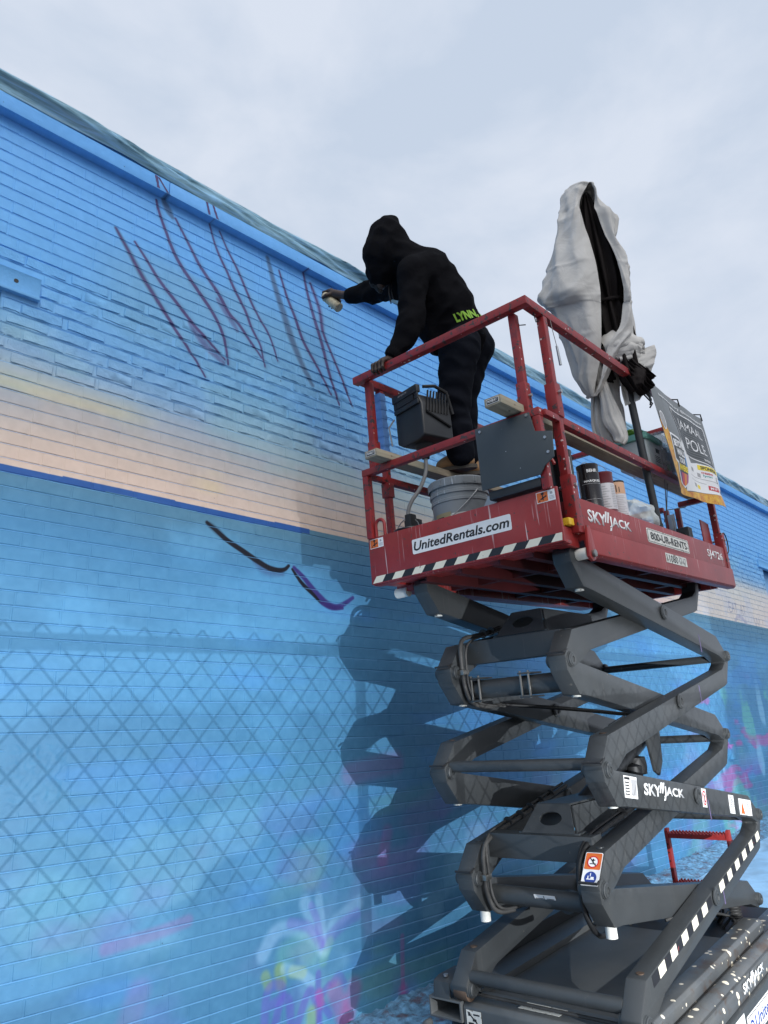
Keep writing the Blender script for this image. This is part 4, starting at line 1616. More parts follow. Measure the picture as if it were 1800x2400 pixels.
A3 = arm_M('D', 2, OUT_N[0], 0.30, ZK[2] - .155)           # origin on the lower edge line
ln3 = lambda x0, y0, x1, y1, m_, **k_: rect_sticker("sticker", lift, A3, x0, y0, x1, y1, m_, **k_)
ln3(0.0, 0.030, 0.132, 0.120, WHITE)
bm = B()
for k in range(5):
    box(bm, (.008, .042 + .012 * k, .0013), (.052, .047 + .012 * k, .0018))
box(bm, (.006, .105, .0013), (.060, .115, .0018))
obj("print_lines", bm, INK, lift, smooth=0, M=A3)
rect_sticker("label_block", lift, A3, .072, .042, .124, .108, INKGREY, z=.0013, t=.0003)
skyjack(lift, A3, 0.205, 0.052, 0.052, 0.475, WHITE)
ln3(0.925, 0.035, 0.985, 0.125, WHITE)
bm = B()
for t0 in range(20):
    a, b_ = R(18 * t0), R(18 * t0 + 18)
    prism(bm, [(.955 + .026 * math.cos(a), .08 + .036 * math.sin(a)), (.955 + .026 * math.cos(b_), .08 + .036 * math.sin(b_)), (.955 + .020 * math.cos(b_), .08 + .028 * math.sin(b_)), (.955 + .020 * math.cos(a), .08 + .028 * math.sin(a))], 'z', .0013, .0018)
prism(bm, [(.939, .100), (.943, .104), (.971, .060), (.967, .056)], 'z', .0014, .0019)
obj("prohibition_ring", bm, RED_ST, lift, smooth=0, M=A3)
bm = B()
prism(bm, [(.950, .058), (.962, .058), (.966, .09), (.958, .10), (.950, .09)], 'z', .0012, .00135)
obj("hand_pictogram", bm, INK, lift, smooth=0, M=A3)
ln3(1.335, 0.022, 1.415, 0.118, WHITE)
bm = B()
for k in range(9):
    box(bm, (1.342 + .004 * (k % 2), .028 + .0095 * k, .0013), (1.408 - .009 * (k % 3), .0325 + .0095 * k, .0018))
obj("print_lines", bm, INKGREY, lift, smooth=0, M=A3)
ln3(1.50, 0.022, 1.715, 0.108, WHITE)
bm = B()
prism(bm, [(1.525, .028), (1.585, .028), (1.553, .098)], 'z', .0013, .0018)
obj("warning_triangle", bm, ORANGE, lift, smooth=0, M=A3)
bm = B()
for k in range(7):
    box(bm, (1.604, .030 + .0105 * k, .0013), (1.700 - .014 * (k % 3), .0335 + .0105 * k, .0018))
obj("print_lines", bm, INKGREY, lift, smooth=0, M=A3)
LILAC = flat("lilac_overspray", (0.13, 0.10, 0.21), 0.6)
for kind, k, x in (('D', 0, 1.66), ('U', 1, 1.50), ('D', 2, 1.30), ('U', 3, 1.28)):
    pl = DOWN if kind == 'D' else UP
    zt = (ZK[k] - .055 - (x - .246) * .1938) if kind == 'D' else (ZK[k + 1] + .136 + (x - .24) * .1444)
    bm = B()
    sh = .0015 * (k % 2)
    box(bm, (x, OUT_N[0] + sh - .0008, zt - .115), (x + .007, OUT_N[0] + sh + .001, zt - .012))
    obj("paint_drip", bm, LILAC, lift, smooth=0)
for k in range(2, 5, 2):
    for a, b_ in (OUT_N, OUT_F):
        bm = B()
        tube(bm, [(.285, (a + b_) / 2, ZK[k] + .1405), (.285, (a + b_) / 2, ZK[k] + .1445)], .017, 14)
        obj("end_plug", bm, RUST, lift)
for k in (1, 3):
    for a, b_ in (IN_N, IN_F):
        bm = B()
        tube(bm, [(.285, (a + b_) / 2, ZK[k] + .1405), (.285, (a + b_) / 2, ZK[k] + .1445)], .017, 14)
        obj("end_plug", bm, GREY, lift)
# check tape on the lowest near arm
A4 = arm_M('U', 3, OUT_N[0] + .0015, 0.28, -1.824)
for k in range(24):
    x0 = 0.022 + k * 0.0735
    if 10.6 < k < 12.4:
        continue
    bm = B()
    box(bm, (x0, 0.022, 0), (x0 + 0.0735, 0.066, 0.0009))
    obj("check_tape", bm, CREAM if k % 2 else TAPE_BLACK, lift, smooth=0, M=A4)
# orange and blue safety sign on the slanted end of the lowest inner arm pair
u0 = Vector((.24, 0, .136 + ZK[3]))
u1 = Vector((.138, 0, .02 + ZK[3]))
eM = face_matrix((u1.x - .001, IN_N[1] - .004, u1.z + .006), (0, -1, 0), (u0 - u1))
rect_sticker("safety_sign", lift, eM, 0.004, -0.004, 0.082, 0.140, WHITE, rad=.006)
rect_sticker("safety_sign", lift, eM, 0.007, 0.066, 0.079, 0.137, ORANGE, z=.0012, t=.0005, rad=.005)


def ring_on(M, cx, cy, r0, r1, mat, z, name):
    bm = B()
    for t0 in range(24):
        a, b_ = R(15 * t0), R(15 * t0 + 15)
        if r0 <= 0:
            prism(bm, [(cx, cy), (cx + r1 * math.cos(a), cy + r1 * math.sin(a)), (cx + r1 * math.cos(b_), cy + r1 * math.sin(b_))], 'z', z, z + .0004)
        else:
            prism(bm, [(cx + r0 * math.cos(a), cy + r0 * math.sin(a)), (cx + r1 * math.cos(a), cy + r1 * math.sin(a)), (cx + r1 * math.cos(b_), cy + r1 * math.sin(b_)), (cx + r0 * math.cos(b_), cy + r0 * math.sin(b_))], 'z', z, z + .0004)
    return obj(name, bm, mat, lift, smooth=0, M=M)


ring_on(eM, .043, .098, 0, .025, WHITE, .0018, "sign_disc")
ring_on(eM, .043, .098, .021, .026, RED_ST, .0023, "prohibition_ring")
ring_on(eM, .043, .030, 0, .027, BLUE_ST, .0013, "sign_disc")
bm = B()
for a, b_, c, d in ((.030, .088, .058, .092), (.040, .094, .046, .112), (.034, .104, .052, .108)):
    box(bm, (a, b_, .0023), (c, d, .0027))
prism(bm, [(.026, .114), (.029, .117), (.060, .083), (.057, .080)], 'z', .0024, .0029)
obj("sign_pictogram", bm, INK, lift, smooth=0, M=eM)
bm = B()
for a, b_, c, d in ((.026, .022, .060, .026), (.030, .026, .034, .038), (.044, .026, .058, .034), (.040, .036, .043, .050)):
    box(bm, (a, b_, .0018), (c, d, .0022))
obj("sign_pictogram", bm, WHITE, lift, smooth=0, M=eM)

# hydraulic hoses strapped along the arms
def hose(pts, r=0.011, name="hose", mat=HOSE):
    # smooth the run with a few Chaikin passes
    P = [Vector(p) for p in pts]
    for _ in range(3):
        Q = [P[0]]
        for a, b_ in zip(P[:-1], P[1:]):
            Q += [a * .75 + b_ * .25, a * .25 + b_ * .75]
        P = Q + [P[-1]]
    bm = B()
    tube(bm, P, r, 8)
    return obj(name, bm, mat, lift, smooth=80)


yh = IN_F[0] - 0.014
h1 = hose([(0.70, yh + .05, -0.245), (0.50, yh + .02, -0.285), (0.36, yh, -0.305), (0.25, yh - .004, -0.318), (0.205, yh - .012, -0.36), (0.20, yh - .012, -0.45), (0.205, yh - .012, -0.55), (0.24, yh - .014, -0.64), (0.33, yh - .04, -0.665), (0.45, yh - .06, -0.66)])
hose([(0.72, yh + .03, -0.25), (0.50, yh + .0, -0.295), (0.30, yh - .02, -0.325), (0.225, yh - .03, -0.37), (0.215, yh - .03, -0.46), (0.215, yh - .03, -0.56), (0.26, yh - .03, -0.645), (0.45, yh - .08, -0.67)], 0.006)
hose([(1.15, yh + .02, -1.14), (0.70, yh + .02, -1.215), (0.42, yh + .01, -1.252), (0.26, yh - .006, -1.27), (0.205, yh - .012, -1.32), (0.20, yh - .012, -1.42), (0.205, yh - .012, -1.50), (0.25, yh - .02, -1.585), (0.36, yh - .05, -1.59)])
hose([(1.15, yh + .04, -1.125), (0.70, yh + .04, -1.20), (0.42, yh + .03, -1.237), (0.27, yh + .0, -1.255), (0.222, yh - .02, -1.32), (0.215, yh - .028, -1.42), (0.22, yh - .028, -1.50), (0.27, yh - .03, -1.575), (0.40, yh - .06, -1.585)], 0.007)
hose([(1.7, IN_N[1] + .02, -0.70), (1.2, IN_N[1] + .03, -0.79), (0.8, IN_N[1] + .2, -0.72), (0.55, IN_F[0] - .02, -0.66)], 0.010, mat=BLACK)
yi = IN_N[1] + .014
hose([(1.1, yi, -1.16), (0.70, yi, -1.215), (0.42, yi, -1.245), (0.30, yi + .006, -1.27), (0.215, yi + .012, -1.33), (0.19, yi + .012, -1.42), (0.20, yi + .012, -1.52), (0.26, yi + .012, -1.61), (0.36, yi + .03, -1.66), (0.50, yi + .06, -1.67)], 0.012, mat=BLACK)
hose([(1.1, yi + .02, -1.15), (0.70, yi + .02, -1.205), (0.42, yi + .02, -1.235), (0.30, yi + .02, -1.262), (0.225, yi + .026, -1.33), (0.205, yi + .026, -1.43), (0.22, yi + .026, -1.53), (0.28, yi + .03, -1.60), (0.5, yi + .1, -1.63)], 0.008, mat=BLACK)
for x, z, yy in ((0.62, -1.215, yh + .02), (0.50, -1.228, yh + .02), (0.74, -1.197, yh + .025), (0.86, -1.182, yh + .03), (0.98, -1.164, yh + .03), (0.56, -0.272, yh + .02), (0.46, -0.290, yh + .01), (0.70, -1.207, yi + .01), (0.85, -1.188, yi + .01)):
    bm = B()
    tube(bm, [(x - .004, yy, z), (x + .004, yy, z)], 0.024, 10)
    obj("cable_tie", bm, BLACK, lift)
for z, x in ((-0.49, 0.200), (-1.42, 0.200)):
    bm = B()
    box(bm, (x - .02, yh - .034, z - .012), (x + .03, yh + .006, z + .012))
    obj("hose_clamp", bm, STEEL, lift, bevel=0.003)
# amber beacon between the lowest arms
bm = B()
lathe(bm, [(0.052, 0.0), (0.055, 0.03), (0.052, 0.055), (0.03, 0.065)], 22, Matrix.Translation((0.60, 0.53, -1.60)) @ Matrix.Rotation(R(-75), 4, 'Y'))
bc = obj("beacon", bm, PANEL_GREY, lift, smooth=40)
AMBER = flat("amber_lens", (0.55, 0.14, 0.02), 0.2)
bm = B()
lathe(bm, [(0.046, 0.0), (0.044, 0.02), (0.03, 0.030), (0.002, 0.032)], 22, Matrix.Translation((0.598, 0.53, -1.60)) @ Matrix.Rotation(R(-75), 4, 'Y') @ Matrix.Rotation(math.pi, 4, 'X'))
obj("lens", bm, AMBER, bc, smooth=40)

# --- chassis
CZ = -1.945


def rtube(bm, x0, x1, y0, y1, z0, z1, t):
    """open rectangular tube along x"""
    o_ = [(y0, z0), (y1, z0), (y1, z1), (y0, z1)]
    i_ = [(y0 + t, z0 + t), (y1 - t, z0 + t), (y1 - t, z1 - t), (y0 + t, z1 - t)]
    r = [[bm.verts.new((x, *p)) for p in pl] for x in (x0, x1) for pl in (o_, i_)]
    O0, I0, O1, I1 = r
    for k in range(4):
        j = (k + 1) % 4
        bm.faces.new((O0[k], O0[j], O1[j], O1[k]))
        bm.faces.new((I0[j], I0[k], I1[k], I1[j]))
        bm.faces.new((O0[j], O0[k], I0[k], I0[j]))
        bm.faces.new((O1[k], O1[j], I1[j], I1[k]))
    bmesh.ops.recalc_face_normals(bm, faces=bm.faces[:])


bm = B()
rtube(bm, 0.155, 2.35, 0.925, 1.11, -2.030, CZ, 0.010)
obj("fork_pocket", bm, GREY_FRAME, lift, bevel=0.003)
bm = B()
rtube(bm, 0.155, 2.35, -0.06, 0.125, -2.030, CZ - .012, 0.010)
obj("fork_pocket", bm, GREY_SPLAT, lift, bevel=0.003)
bm = B()
prism(bm, [(0.165, -2.06), (0.165, -1.965), (0.185, CZ), (0.34, CZ - .008), (0.36, CZ - .03), (0.36, -2.06)], 'y', 0.128, 0.922)
obj("front_beam", bm, GREY_FRAME, lift, bevel=0.006)
bm = B()
box(bm, (0.363, 0.128, -2.03), (1.60, 0.922, -1.975))
obj("base_cover", bm, GREY_DECK, lift, bevel=0.004)
bm = B()
prism(bm, [(1.070, -1.944), (1.085, -1.944), (1.085, -1.885), (1.110, -1.885), (1.110, -1.878), (1.070, -1.878)], 'x', 0.46, 1.75)
obj("guide_angle", bm, GREY, lift, bevel=0.002)
bm = B()
prism(bm, [(0.03, CZ - .010), (0.03, -1.905), (0.045, -1.893), (0.125, -1.893), (0.125, CZ - .010)], 'x', 0.19, 1.72)
obj("guide_angle", bm, GREY_SPLAT, lift, bevel=0.004)
# roller brackets at the fixed corner pins
for a, b_ in ((0.866, 0.962), (0.048, 0.144)):
    bm = B()
    cyl(bm, (XL, a + .012, ZK[4] - .012), (XL, b_ - .012, ZK[4] - .012), 0.040, 22)
    obj("base_roller", bm, RUST, lift, bevel=0.003)
bm = B()
prism(bm, [(0.155, CZ), (0.165, -1.880), (0.21, -1.868), (0.34, -1.868), (0.34, -1.876), (0.21, -1.876), (0.172, -1.888), (0.164, CZ)], 'y', 0.985, 1.08)
obj("roller_bracket", bm, GREY, lift, bevel=0.002)
bm = B()
for x in (0.20, 0.30):
    cyl(bm, (x, 1.03, -1.868), (x, 1.03, -1.858), 0.011, 8)
obj("bolt", bm, ZINC, lift)
# tie-down ring at the corner
bm = B()
pts = [(0.135 - 0.035 * math.sin(t) * 1.6, 1.02 + 0.105 * math.cos(t), -2.062) for t in [math.pi * k / 10 for k in range(11)]]
tube(bm, [(0.17, 1.125, -2.062)] + pts + [(0.17, 0.915, -2.062)], 0.017, 10)
obj("tie_down_ring", bm, GREY_SPLAT, lift, smooth=70)
# worn labels on the front beam
fM = face_matrix((0.163, 0.915, -2.05), (0, -1, 0), (0, 0, 1))
rect_sticker("warning_label", lift, fM, 0.012, 0.012, 0.092, 0.078, WHITE_WORN)
bm = B()
for a, b_, c, d in ((.020, .018, .05, .030), (.058, .020, .085, .026), (.022, .055, .034, .070), (.050, .060, .084, .066), (.045, .036, .065, .046)):
    box(bm, (a, b_, .0013), (c, d, .0018))
prism(bm, [(.018, .070), (.024, .072), (.086, .018), (.080, .015)], 'z', .0013, .0019)
obj("print_lines", bm, INK, lift, smooth=0, M=fM)
tM = face_matrix((0.20, 0.66, CZ + .0015), (0, -1, 0), (1, 0, 0))
tM2 = tM @ Matrix.Rotation(R(-3), 4, 'X')
rect_sticker("warning_label", lift, tM2, 0.0, 0.02, 0.20, 0.10, WHITE_WORN)
# push bar lying on the front beam
bm = B()
tube(bm, [(0.235, 0.86, -1.930), (0.235, 0.20, -1.932)], 0.008, 8)
tube(bm, [(0.235, 0.20, -1.932), (0.225, 0.16, -1.932)], 0.013, 8)
obj("release_rod", bm, HOSE, lift)
bm = B()
tube(bm, [(0.235 + .018 * math.cos(t), 0.89 + .03 * math.sin(t), -1.928) for t in [2 * math.pi * k / 12 for k in range(13)]], 0.004, 6)
obj("release_cable", bm, BLACK, lift)
# rounded shoulder and tray door on the street side
bm = B()
sec = [(0.028, CZ - .005), (0.010, CZ + .006), (-0.015, CZ + .004), (-0.038, CZ - .008), (-0.056, CZ - .028), (-0.062, CZ - .050), (-0.060, -2.03), (0.02, -2.03)]
prism(bm, [(y - .005, z) for y, z in sec], 'x', 0.157, 2.42)
obj("shoulder_cover", bm, GREY_SPLAT, lift, bevel=0.003, smooth=50)
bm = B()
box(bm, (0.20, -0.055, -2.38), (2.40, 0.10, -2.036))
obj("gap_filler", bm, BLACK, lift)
bm = B()
box(bm, (0.45, -0.084, -2.33), (2.30, -0.058, -2.030))
door = obj("tray_door", bm, GREY, lift, bevel=0.006)
dM = face_matrix((0.0, -0.084, -2.20), (1, 0, 0), (0, 0, 1))
skM = face_matrix((0.0, -0.0675, -2.02), (1, 0, 0), (0, 0, 1))
skyjack(lift, skM, 0.955, 0.012, 0.042, 0.34, WHITE)
rect_sticker("sign_plate", door, dM, 0.885, 0.035, 1.62, 0.130, WHITE, rad=.01)
rect_sticker("sign_plate", door, dM, 0.893, 0.041, 1.612, 0.124, INK, z=.0012, t=.0003, rad=.008)
rect_sticker("sign_plate", door, dM, 0.897, 0.045, 1.608, 0.120, WHITE, z=.0015, t=.0003, rad=.008)
ring_M = dM
bm = B()
for k in range(14):
    a, b_ = R(200 - 15 * k), R(200 - 15 * k - 15)
    prism(bm, [(.935 + r_ * math.cos(t_), .08 + r_ * .8 * math.sin(t_)) for r_, t_ in ((.020, a), (.032, a), (.032, b_), (.020, b_))], 'z', .0018, .0023)
obj("logo_arc", bm, BLUE_ST, door, smooth=0, M=dM)
lettering(door, dM, "United Rentals", 0.985, 0.056, 0.050, BLUE_ST, z=.0019, width=0.60, bold=0.02)
rect_sticker("instruction_label", door, dM, 0.74, -0.02, 0.86, 0.155, WHITE)
rect_sticker("instruction_label", door, dM, 0.64, -0.02, 0.738, 0.115, BLUE_ST)
bm = B()
for k in range(12):
    box(bm, (.748, -.005 + .012 * k, .0013), (.852 - .02 * (k % 3), -.001 + .012 * k, .0018))
obj("print_lines", bm, INKGREY, door, smooth=0, M=dM)
bm = B()
prism(bm, [(.655, .01), (.722, .01), (.688, .075)], 'z', .0013, .0019)
obj("warning_triangle", bm, ORANGE, door, smooth=0, M=dM)
# wheels under the chassis
for x, y in ((0.42, -0.02), (2.05, -0.02), (0.42, 1.04), (2.05, 1.04)):
    bm = B()
    Mw = Matrix.Translation((x, y - .06 + (.03 if y < .5 else 0), -2.150)) @ Matrix.Rotation(R(-90), 4, 'X')
    lathe(bm, [(0.08, 0.0), (0.125, 0.0), (0.143, 0.012), (0.150, 0.03), (0.150, 0.09), (0.143, 0.108), (0.125, 0.12), (0.08, 0.12)], 36, Mw)
    wh = obj("wheel", bm, BLACK, lift, smooth=40)
    bm = B()
    lathe(bm, [(0.03, -.012), (0.05, -.008), (0.06, 0.01), (0.085, 0.012), (0.085, 0.108), (0.05, 0.112)], 28, Mw)
    obj("wheel_hub", bm, GREY, wh, smooth=40)
# hydraulic clutter in the open rear bay
bm = B()
box(bm, (1.62, 0.14, -2.03), (2.35, 0.91, -2.00))
obj("rear_bay", bm, BLACK, lift)
g_ = random.Random(4)
for k in range(12):
    x, y = g_.uniform(1.66, 2.2), g_.uniform(0.18, 0.8)
    hose([(x, y, -2.0), (x + g_.uniform(-.1, .2), y + g_.uniform(-.1, .1), -1.92 + g_.uniform(0, .04)), (x + g_.uniform(-.2, .3), y + g_.uniform(-.2, .2), -1.90), (x + g_.uniform(-.1, .3), y + g_.uniform(-.2, .2), -1.98)], g_.choice((0.007, 0.01, 0.012)), mat=g_.choice((BLACK, BLACKP, HOSE)))
bm = B()
prof = [(0.012, 0.02), (0.018, 0.0)]
for k in range(6):
    prof += [(0.024, -.008 - .014 * k), (0.036, -.013 - .014 * k), (0.024, -.018 - .014 * k)]
lathe(bm, [(0.016, 0.06), (0.016, 0.02)] + prof[1:] + [(0.03, -.11)], 20, Matrix.Translation((1.83, 0.20, -1.84)))
obj("rubber_gaiter", bm, HOSE, lift, smooth=35)

# red steps at the far end
lad = []
for y in (0.400, 0.812):
    bm = B()
    prism(bm, [(2.545, -2.30), (2.545, -1.615), (2.558, -1.60), (2.590, -1.60), (2.590, -2.30)], 'y', y - .012, y + .012)
    o = obj("ladder_rail", bm, RED, lift, bevel=0.003)
    for k in range(6):
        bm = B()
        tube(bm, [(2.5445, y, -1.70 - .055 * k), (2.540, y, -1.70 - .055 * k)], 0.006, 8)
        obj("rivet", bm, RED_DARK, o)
for z in (-1.632, -1.945, -2.25):
    bm = B()
    box(bm, (2.545, 0.415, z - .030), (2.640, 0.797, z))
    n = 17
    for k in range(n):
        y = 0.424 + k * (0.366 / (n - 1))
        for xx in (2.548, 2.585, 2.622):
            prism(bm, [(y - .007, z), (y + .007, z), (y + .003, z + .010), (y - .003, z + .010)], 'x', xx, xx + .012)
    obj("ladder_step", bm, RED, lift)
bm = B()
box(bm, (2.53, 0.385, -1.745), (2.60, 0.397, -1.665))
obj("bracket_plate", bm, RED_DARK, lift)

# ------------------------------------------------------------------ things standing on, lying on or hanging from the platform
def on_lift(x, y, z, rz=0.0):
    return LM @ Matrix.Translation((x, y, z)) @ Matrix.Rotation(rz, 4, 'Z')


# timber planks laid across the mid rails
for nm, x, y, L, w, h, lab in (("plank", -0.13, 0.942, 2.62, 0.084, 0.042, "narrow lumber plank under the painter's boots on the wall side of the platform"),
                               ("plank", -0.19, 0.150, 2.70, 0.088, 0.042, "lumber plank with stamped end running behind the slate panel along the street side rail")):
    t = empty(nm, lab, "plank", on_lift(x, y, 0.634), "planks laid across the platform rails")
    bm = B()
    box(bm, (0, -w / 2, 0), (L, w / 2, h))
    obj("board", bm, WOOD, t, bevel=0.004)
    eM_ = face_matrix((-0.0005, w / 2, 0), (0, -1, 0), (0, 0, 1))
    rect_sticker("end_tag", t, eM_, .012, .010, w - .012, h - .008, WHITE)
    rect_sticker("end_tag", t, eM_, .014, .012, w - .014, h - .010, INK, z=.0012, t=.0003)
    lettering(t, eM_, "PROSELECT", .018, .017, .011, WHITE, z=.0015, width=w - .036, bold=.02)

# grey bucket with lid and wire handle
BUCKET = paint("grey_bucket_plastic", (0.205, 0.222, 0.232), 0.4, 0.08, 6, drips=(0.55, 0.6, 0.65))
bk = empty("bucket", "grey lidded plastic bucket with a wire handle behind the toe panel", "bucket", on_lift(0.215, 0.655, 0.075) @ Matrix.Scale(1.05, 4))
bm = B()
lathe(bm, [(0.118, 0.0), (0.124, 0.004), (0.139, 0.262), (0.143, 0.264), (0.143, 0.276), (0.140, 0.280), (0.141, 0.300), (0.147, 0.302), (0.147, 0.316), (0.142, 0.319), (0.142, 0.345)], 40)
obj("pail", bm, BUCKET, bk, smooth=35)
bm = B()
lathe(bm, [(0.150, 0.338), (0.151, 0.342), (0.151, 0.374), (0.146, 0.380), (0.132, 0.380), (0.130, 0.372), (0.001, 0.372)], 40, cap=False)
for k in range(16):
    a = 2 * math.pi * k / 16
    box(bm, (0.150, -.004, 0.345), (0.1535, .004, 0.372), Matrix.Rotation(a, 4, 'Z'))
obj("lid", bm, BUCKET, bk, smooth=35)
bm = B()
pts = []
for k in range(15):
    t = math.pi * k / 14
    p = Vector((-0.150 * math.sin(t), 0.148 * math.cos(t), 0.310 - 0.155 * math.sin(t)))
    pts.append(Matrix.Rotation(R(-18), 4, 'Z') @ p)
tube(bm, pts, 0.0024, 6)
obj("handle", bm, ZINC, bk, smooth=60)
for a, z0, z1, wd, mt, nmz in ((R(215), 0.06, 0.20, 0.11, WHITE_WORN, "label"), (R(172), 0.07, 0.21, 0.10, flat("tan_print", (0.30, 0.25, 0.13), 0.5), "print_patch")):
    bm = B()

    def lab_pt(u, v, a=a, wd=wd, z0=z0, z1=z1):
        z = z0 + (z1 - z0) * v
        r = 0.124 + (0.139 - 0.124) * (z - .004) / .258 + 0.0012
        t = a + (u - .5) * wd / r
        return Vector((r * math.cos(t), r * math.sin(t), z))
    grid(bm, lab_pt, 8, 3)
    lo_ = obj(nmz, bm, mt, bk, smooth=60)
    for k in range(9):
        bm = B()
        zz = z0 + .010 + k * (z1 - z0 - .02) / 9

        def ln_pt(u, v, zz=zz, k=k, a=a, wd=wd):
            z = zz + .005 * v
            r = 0.124 + (0.139 - 0.124) * (z - .004) / .258 + 0.002
            t = a + (u * (0.8 - .15 * (k % 3)) - .4) * wd / r
            return Vector((r * math.cos(t), r * math.sin(t), z))
        grid(bm, ln_pt, 6, 1)
        obj("print_line", bm, INKGREY if nmz == "label" else INK, lo_, smooth=0)

# cluster of carabiners lying on the lid
cb_ = empty("carabiner", "silver carabiner clips lying on the bucket lid by the boot", "carabiner", on_lift(0.19, 0.665, 0.468))
for k, (dx, dy, a, tl) in enumerate(((0, 0, 0.3, .1), (.02, .03, 1.3, .5), (.03, -.03, 2.2, .35), (-.01, -.05, -.6, .2))):
    bm = B()
    pts = [(.032 * math.cos(t), .017 * math.sin(t), 0.006) for t in [2 * math.pi * q / 14 for q in range(15)]]
    tube(bm, pts, 0.0042, 8)
    o = obj("ring", bm, ZINC, cb_, smooth=60)
    o.matrix_local = Matrix.Translation((dx, dy, .004 * k)) @ Matrix.Rotation(a, 4, 'Z') @ Matrix.Rotation(tl, 4, 'X')

# black control box hung on the rail, with its grey cable
ctl = empty("control_box", "black platform control box with carrying handle hung inside the corner rail", "control box", on_lift(0.165, 0.800, 0.745, R(-12)))
bm = B()
prism(bm, [(0.0, 0.045), (0.0, 0.235), (0.03, 0.295), (0.10, 0.335), (0.20, 0.34), (0.235, 0.30), (0.235, 0.06), (0.19, 0.03), (0.05, 0.03)], 'x', 0.0, 0.22)
hb = obj("housing", bm, BLACKP, ctl, bevel=0.012, seg=3)
bm = B()
box(bm, (-0.014, 0.012, 0.232), (-0.001, 0.225, 0.262))
box(bm, (-0.014, 0.012, 0.262), (-0.001, 0.040, 0.305))
box(bm, (-0.014, 0.197, 0.262), (-0.001, 0.225, 0.305))
box(bm, (-0.020, 0.008, 0.300), (0.010, 0.229, 0.345))
obj("handle", bm, BLACKP, ctl, bevel=0.006)
bm = B()
box(bm, (-0.016, 0.045, 0.262), (-0.002, 0.192, 0.298))
obj("handle_recess", bm, INK, ctl)
cM_ = face_matrix((-0.021, 0.17, 0.318), (0, -1, 0), (0, 0, 1))
lettering(ctl, cM_, "SKYJACK", 0.0, 0.0, 0.012, INKGREY, z=0, width=.08, bold=.02)
for k in range(8):                                       # ribs on the flank
    bm = B()
    beam(bm, (0.03 + .022 * k, -0.004, 0.19), (0.055 + .022 * k, -0.004, 0.315), .006, .010, (0, 1, 0))
    obj("rib", bm, BLACK, ctl)
bm = B()
tube(bm, [(0.03, -0.006, 0.185), (0.20, -0.006, 0.12)], 0.007, 6)
tube(bm, [(0.03, 0.005, 0.335), (0.10, -0.012, 0.345), (0.19, -0.008, 0.325), (0.226, -0.004, 0.20)], 0.010, 8)
obj("side_strap", bm, BLACK, ctl)
bm = B()
lathe(bm, [(0.055, 0.03), (0.05, 0.0), (0.03, -.02), (0.022, -.06)], 18, Matrix.Translation((0.09, 0.11, 0.012)))
obj("cable_gland", bm, BLACK, ctl, smooth=40)
bm = B()
P = [Vector(p) for p in ((0.09, 0.11, -0.045), (0.086, 0.11, -0.12), (0.05, 0.13, -0.22), (-0.01, 0.18, -0.31), (-0.02, 0.19, -0.42), (0.0, 0.19, -0.56), (0.02, 0.18, -0.70))]
for _ in range(2):
    Q = [P[0]]
    for a, b_ in zip(P[:-1], P[1:]):
        Q += [a * .75 + b_ * .25, a * .25 + b_ * .75]
    P = Q + [P[-1]]
tube(bm, P, 0.011, 10)
obj("cable", bm, flat("grey_cable", (0.20, 0.20, 0.20), 0.5), ctl, smooth=70)
bm = B()
tube(bm, [(0.0, 0.245, 0.22), (-0.03, 0.262, 0.17), (-0.02, 0.258, 0.06)], 0.005, 8)
obj("trigger_lever", bm, ZINC, ctl)

# blue masking tape wound on the second post of the wall side
bm = B()
box(bm, (0.148, 1.073, 0.735), (0.192, 1.117, 1.13))
for k in range(7):
    box(bm, (0.146, 1.071, 0.75 + .055 * k), (0.194, 1.119, 0.79 + .053 * k), Matrix.Translation((0, 0, 0)))
tp = obj("tape_wrap", bm, BLUE_TAPE, None, bevel=0.002)
tp.matrix_world = LM
tag(tp, "blue masking tape wound around the post beside the control box", "tape")

# small black mixing tin and foot pump by the corner
tin = empty("paint_tin", "small open black tin with a wire handle in the corner behind the toe panel", "paint tin", on_lift(0.13, 0.935, 0.05))
bm = B()
lathe(bm, [(0.080, 0.0), (0.083, 0.004), (0.083, 0.215), (0.087, 0.220), (0.085, 0.226), (0.076, 0.226), (0.074, 0.215), (0.074, 0.02), (0.001, 0.02)], 28, cap=False)
obj("tin_body", bm, BLACKP, tin, smooth=35)
bm = B()
tube(bm, [(-.02 + .01 * math.sin(t), .083 * math.cos(t), .20 + .09 * math.sin(t)) for t in [math.pi * k / 10 for k in range(11)]], 0.003, 6)
obj("handle", bm, ZINC, tin, smooth=60)
bm = B()
box(bm, (-.05, -.052, .0), (.0, -.01, .30))
box(bm, (-.02, -.05, .20), (.05, .02, .28))
obj("brush_block", bm, BLACK, tin, bevel=0.006)

# paint cans in a row on the side panel
LBL = paint("printed_label", (0.60, 0.58, 0.60), 0.55, 0.06, 14)
MAROON = paint("maroon_can", (0.13, 0.014, 0.02), 0.28, 0.15, 8)
BLACKCAN = paint("black_can", (0.014, 0.010, 0.011), 0.25, 0.2, 8, drips=(0.12, 0.12, 0.12))
PEACH = paint("peach_label", (0.62, 0.36, 0.22), 0.5, 0.1, 10)


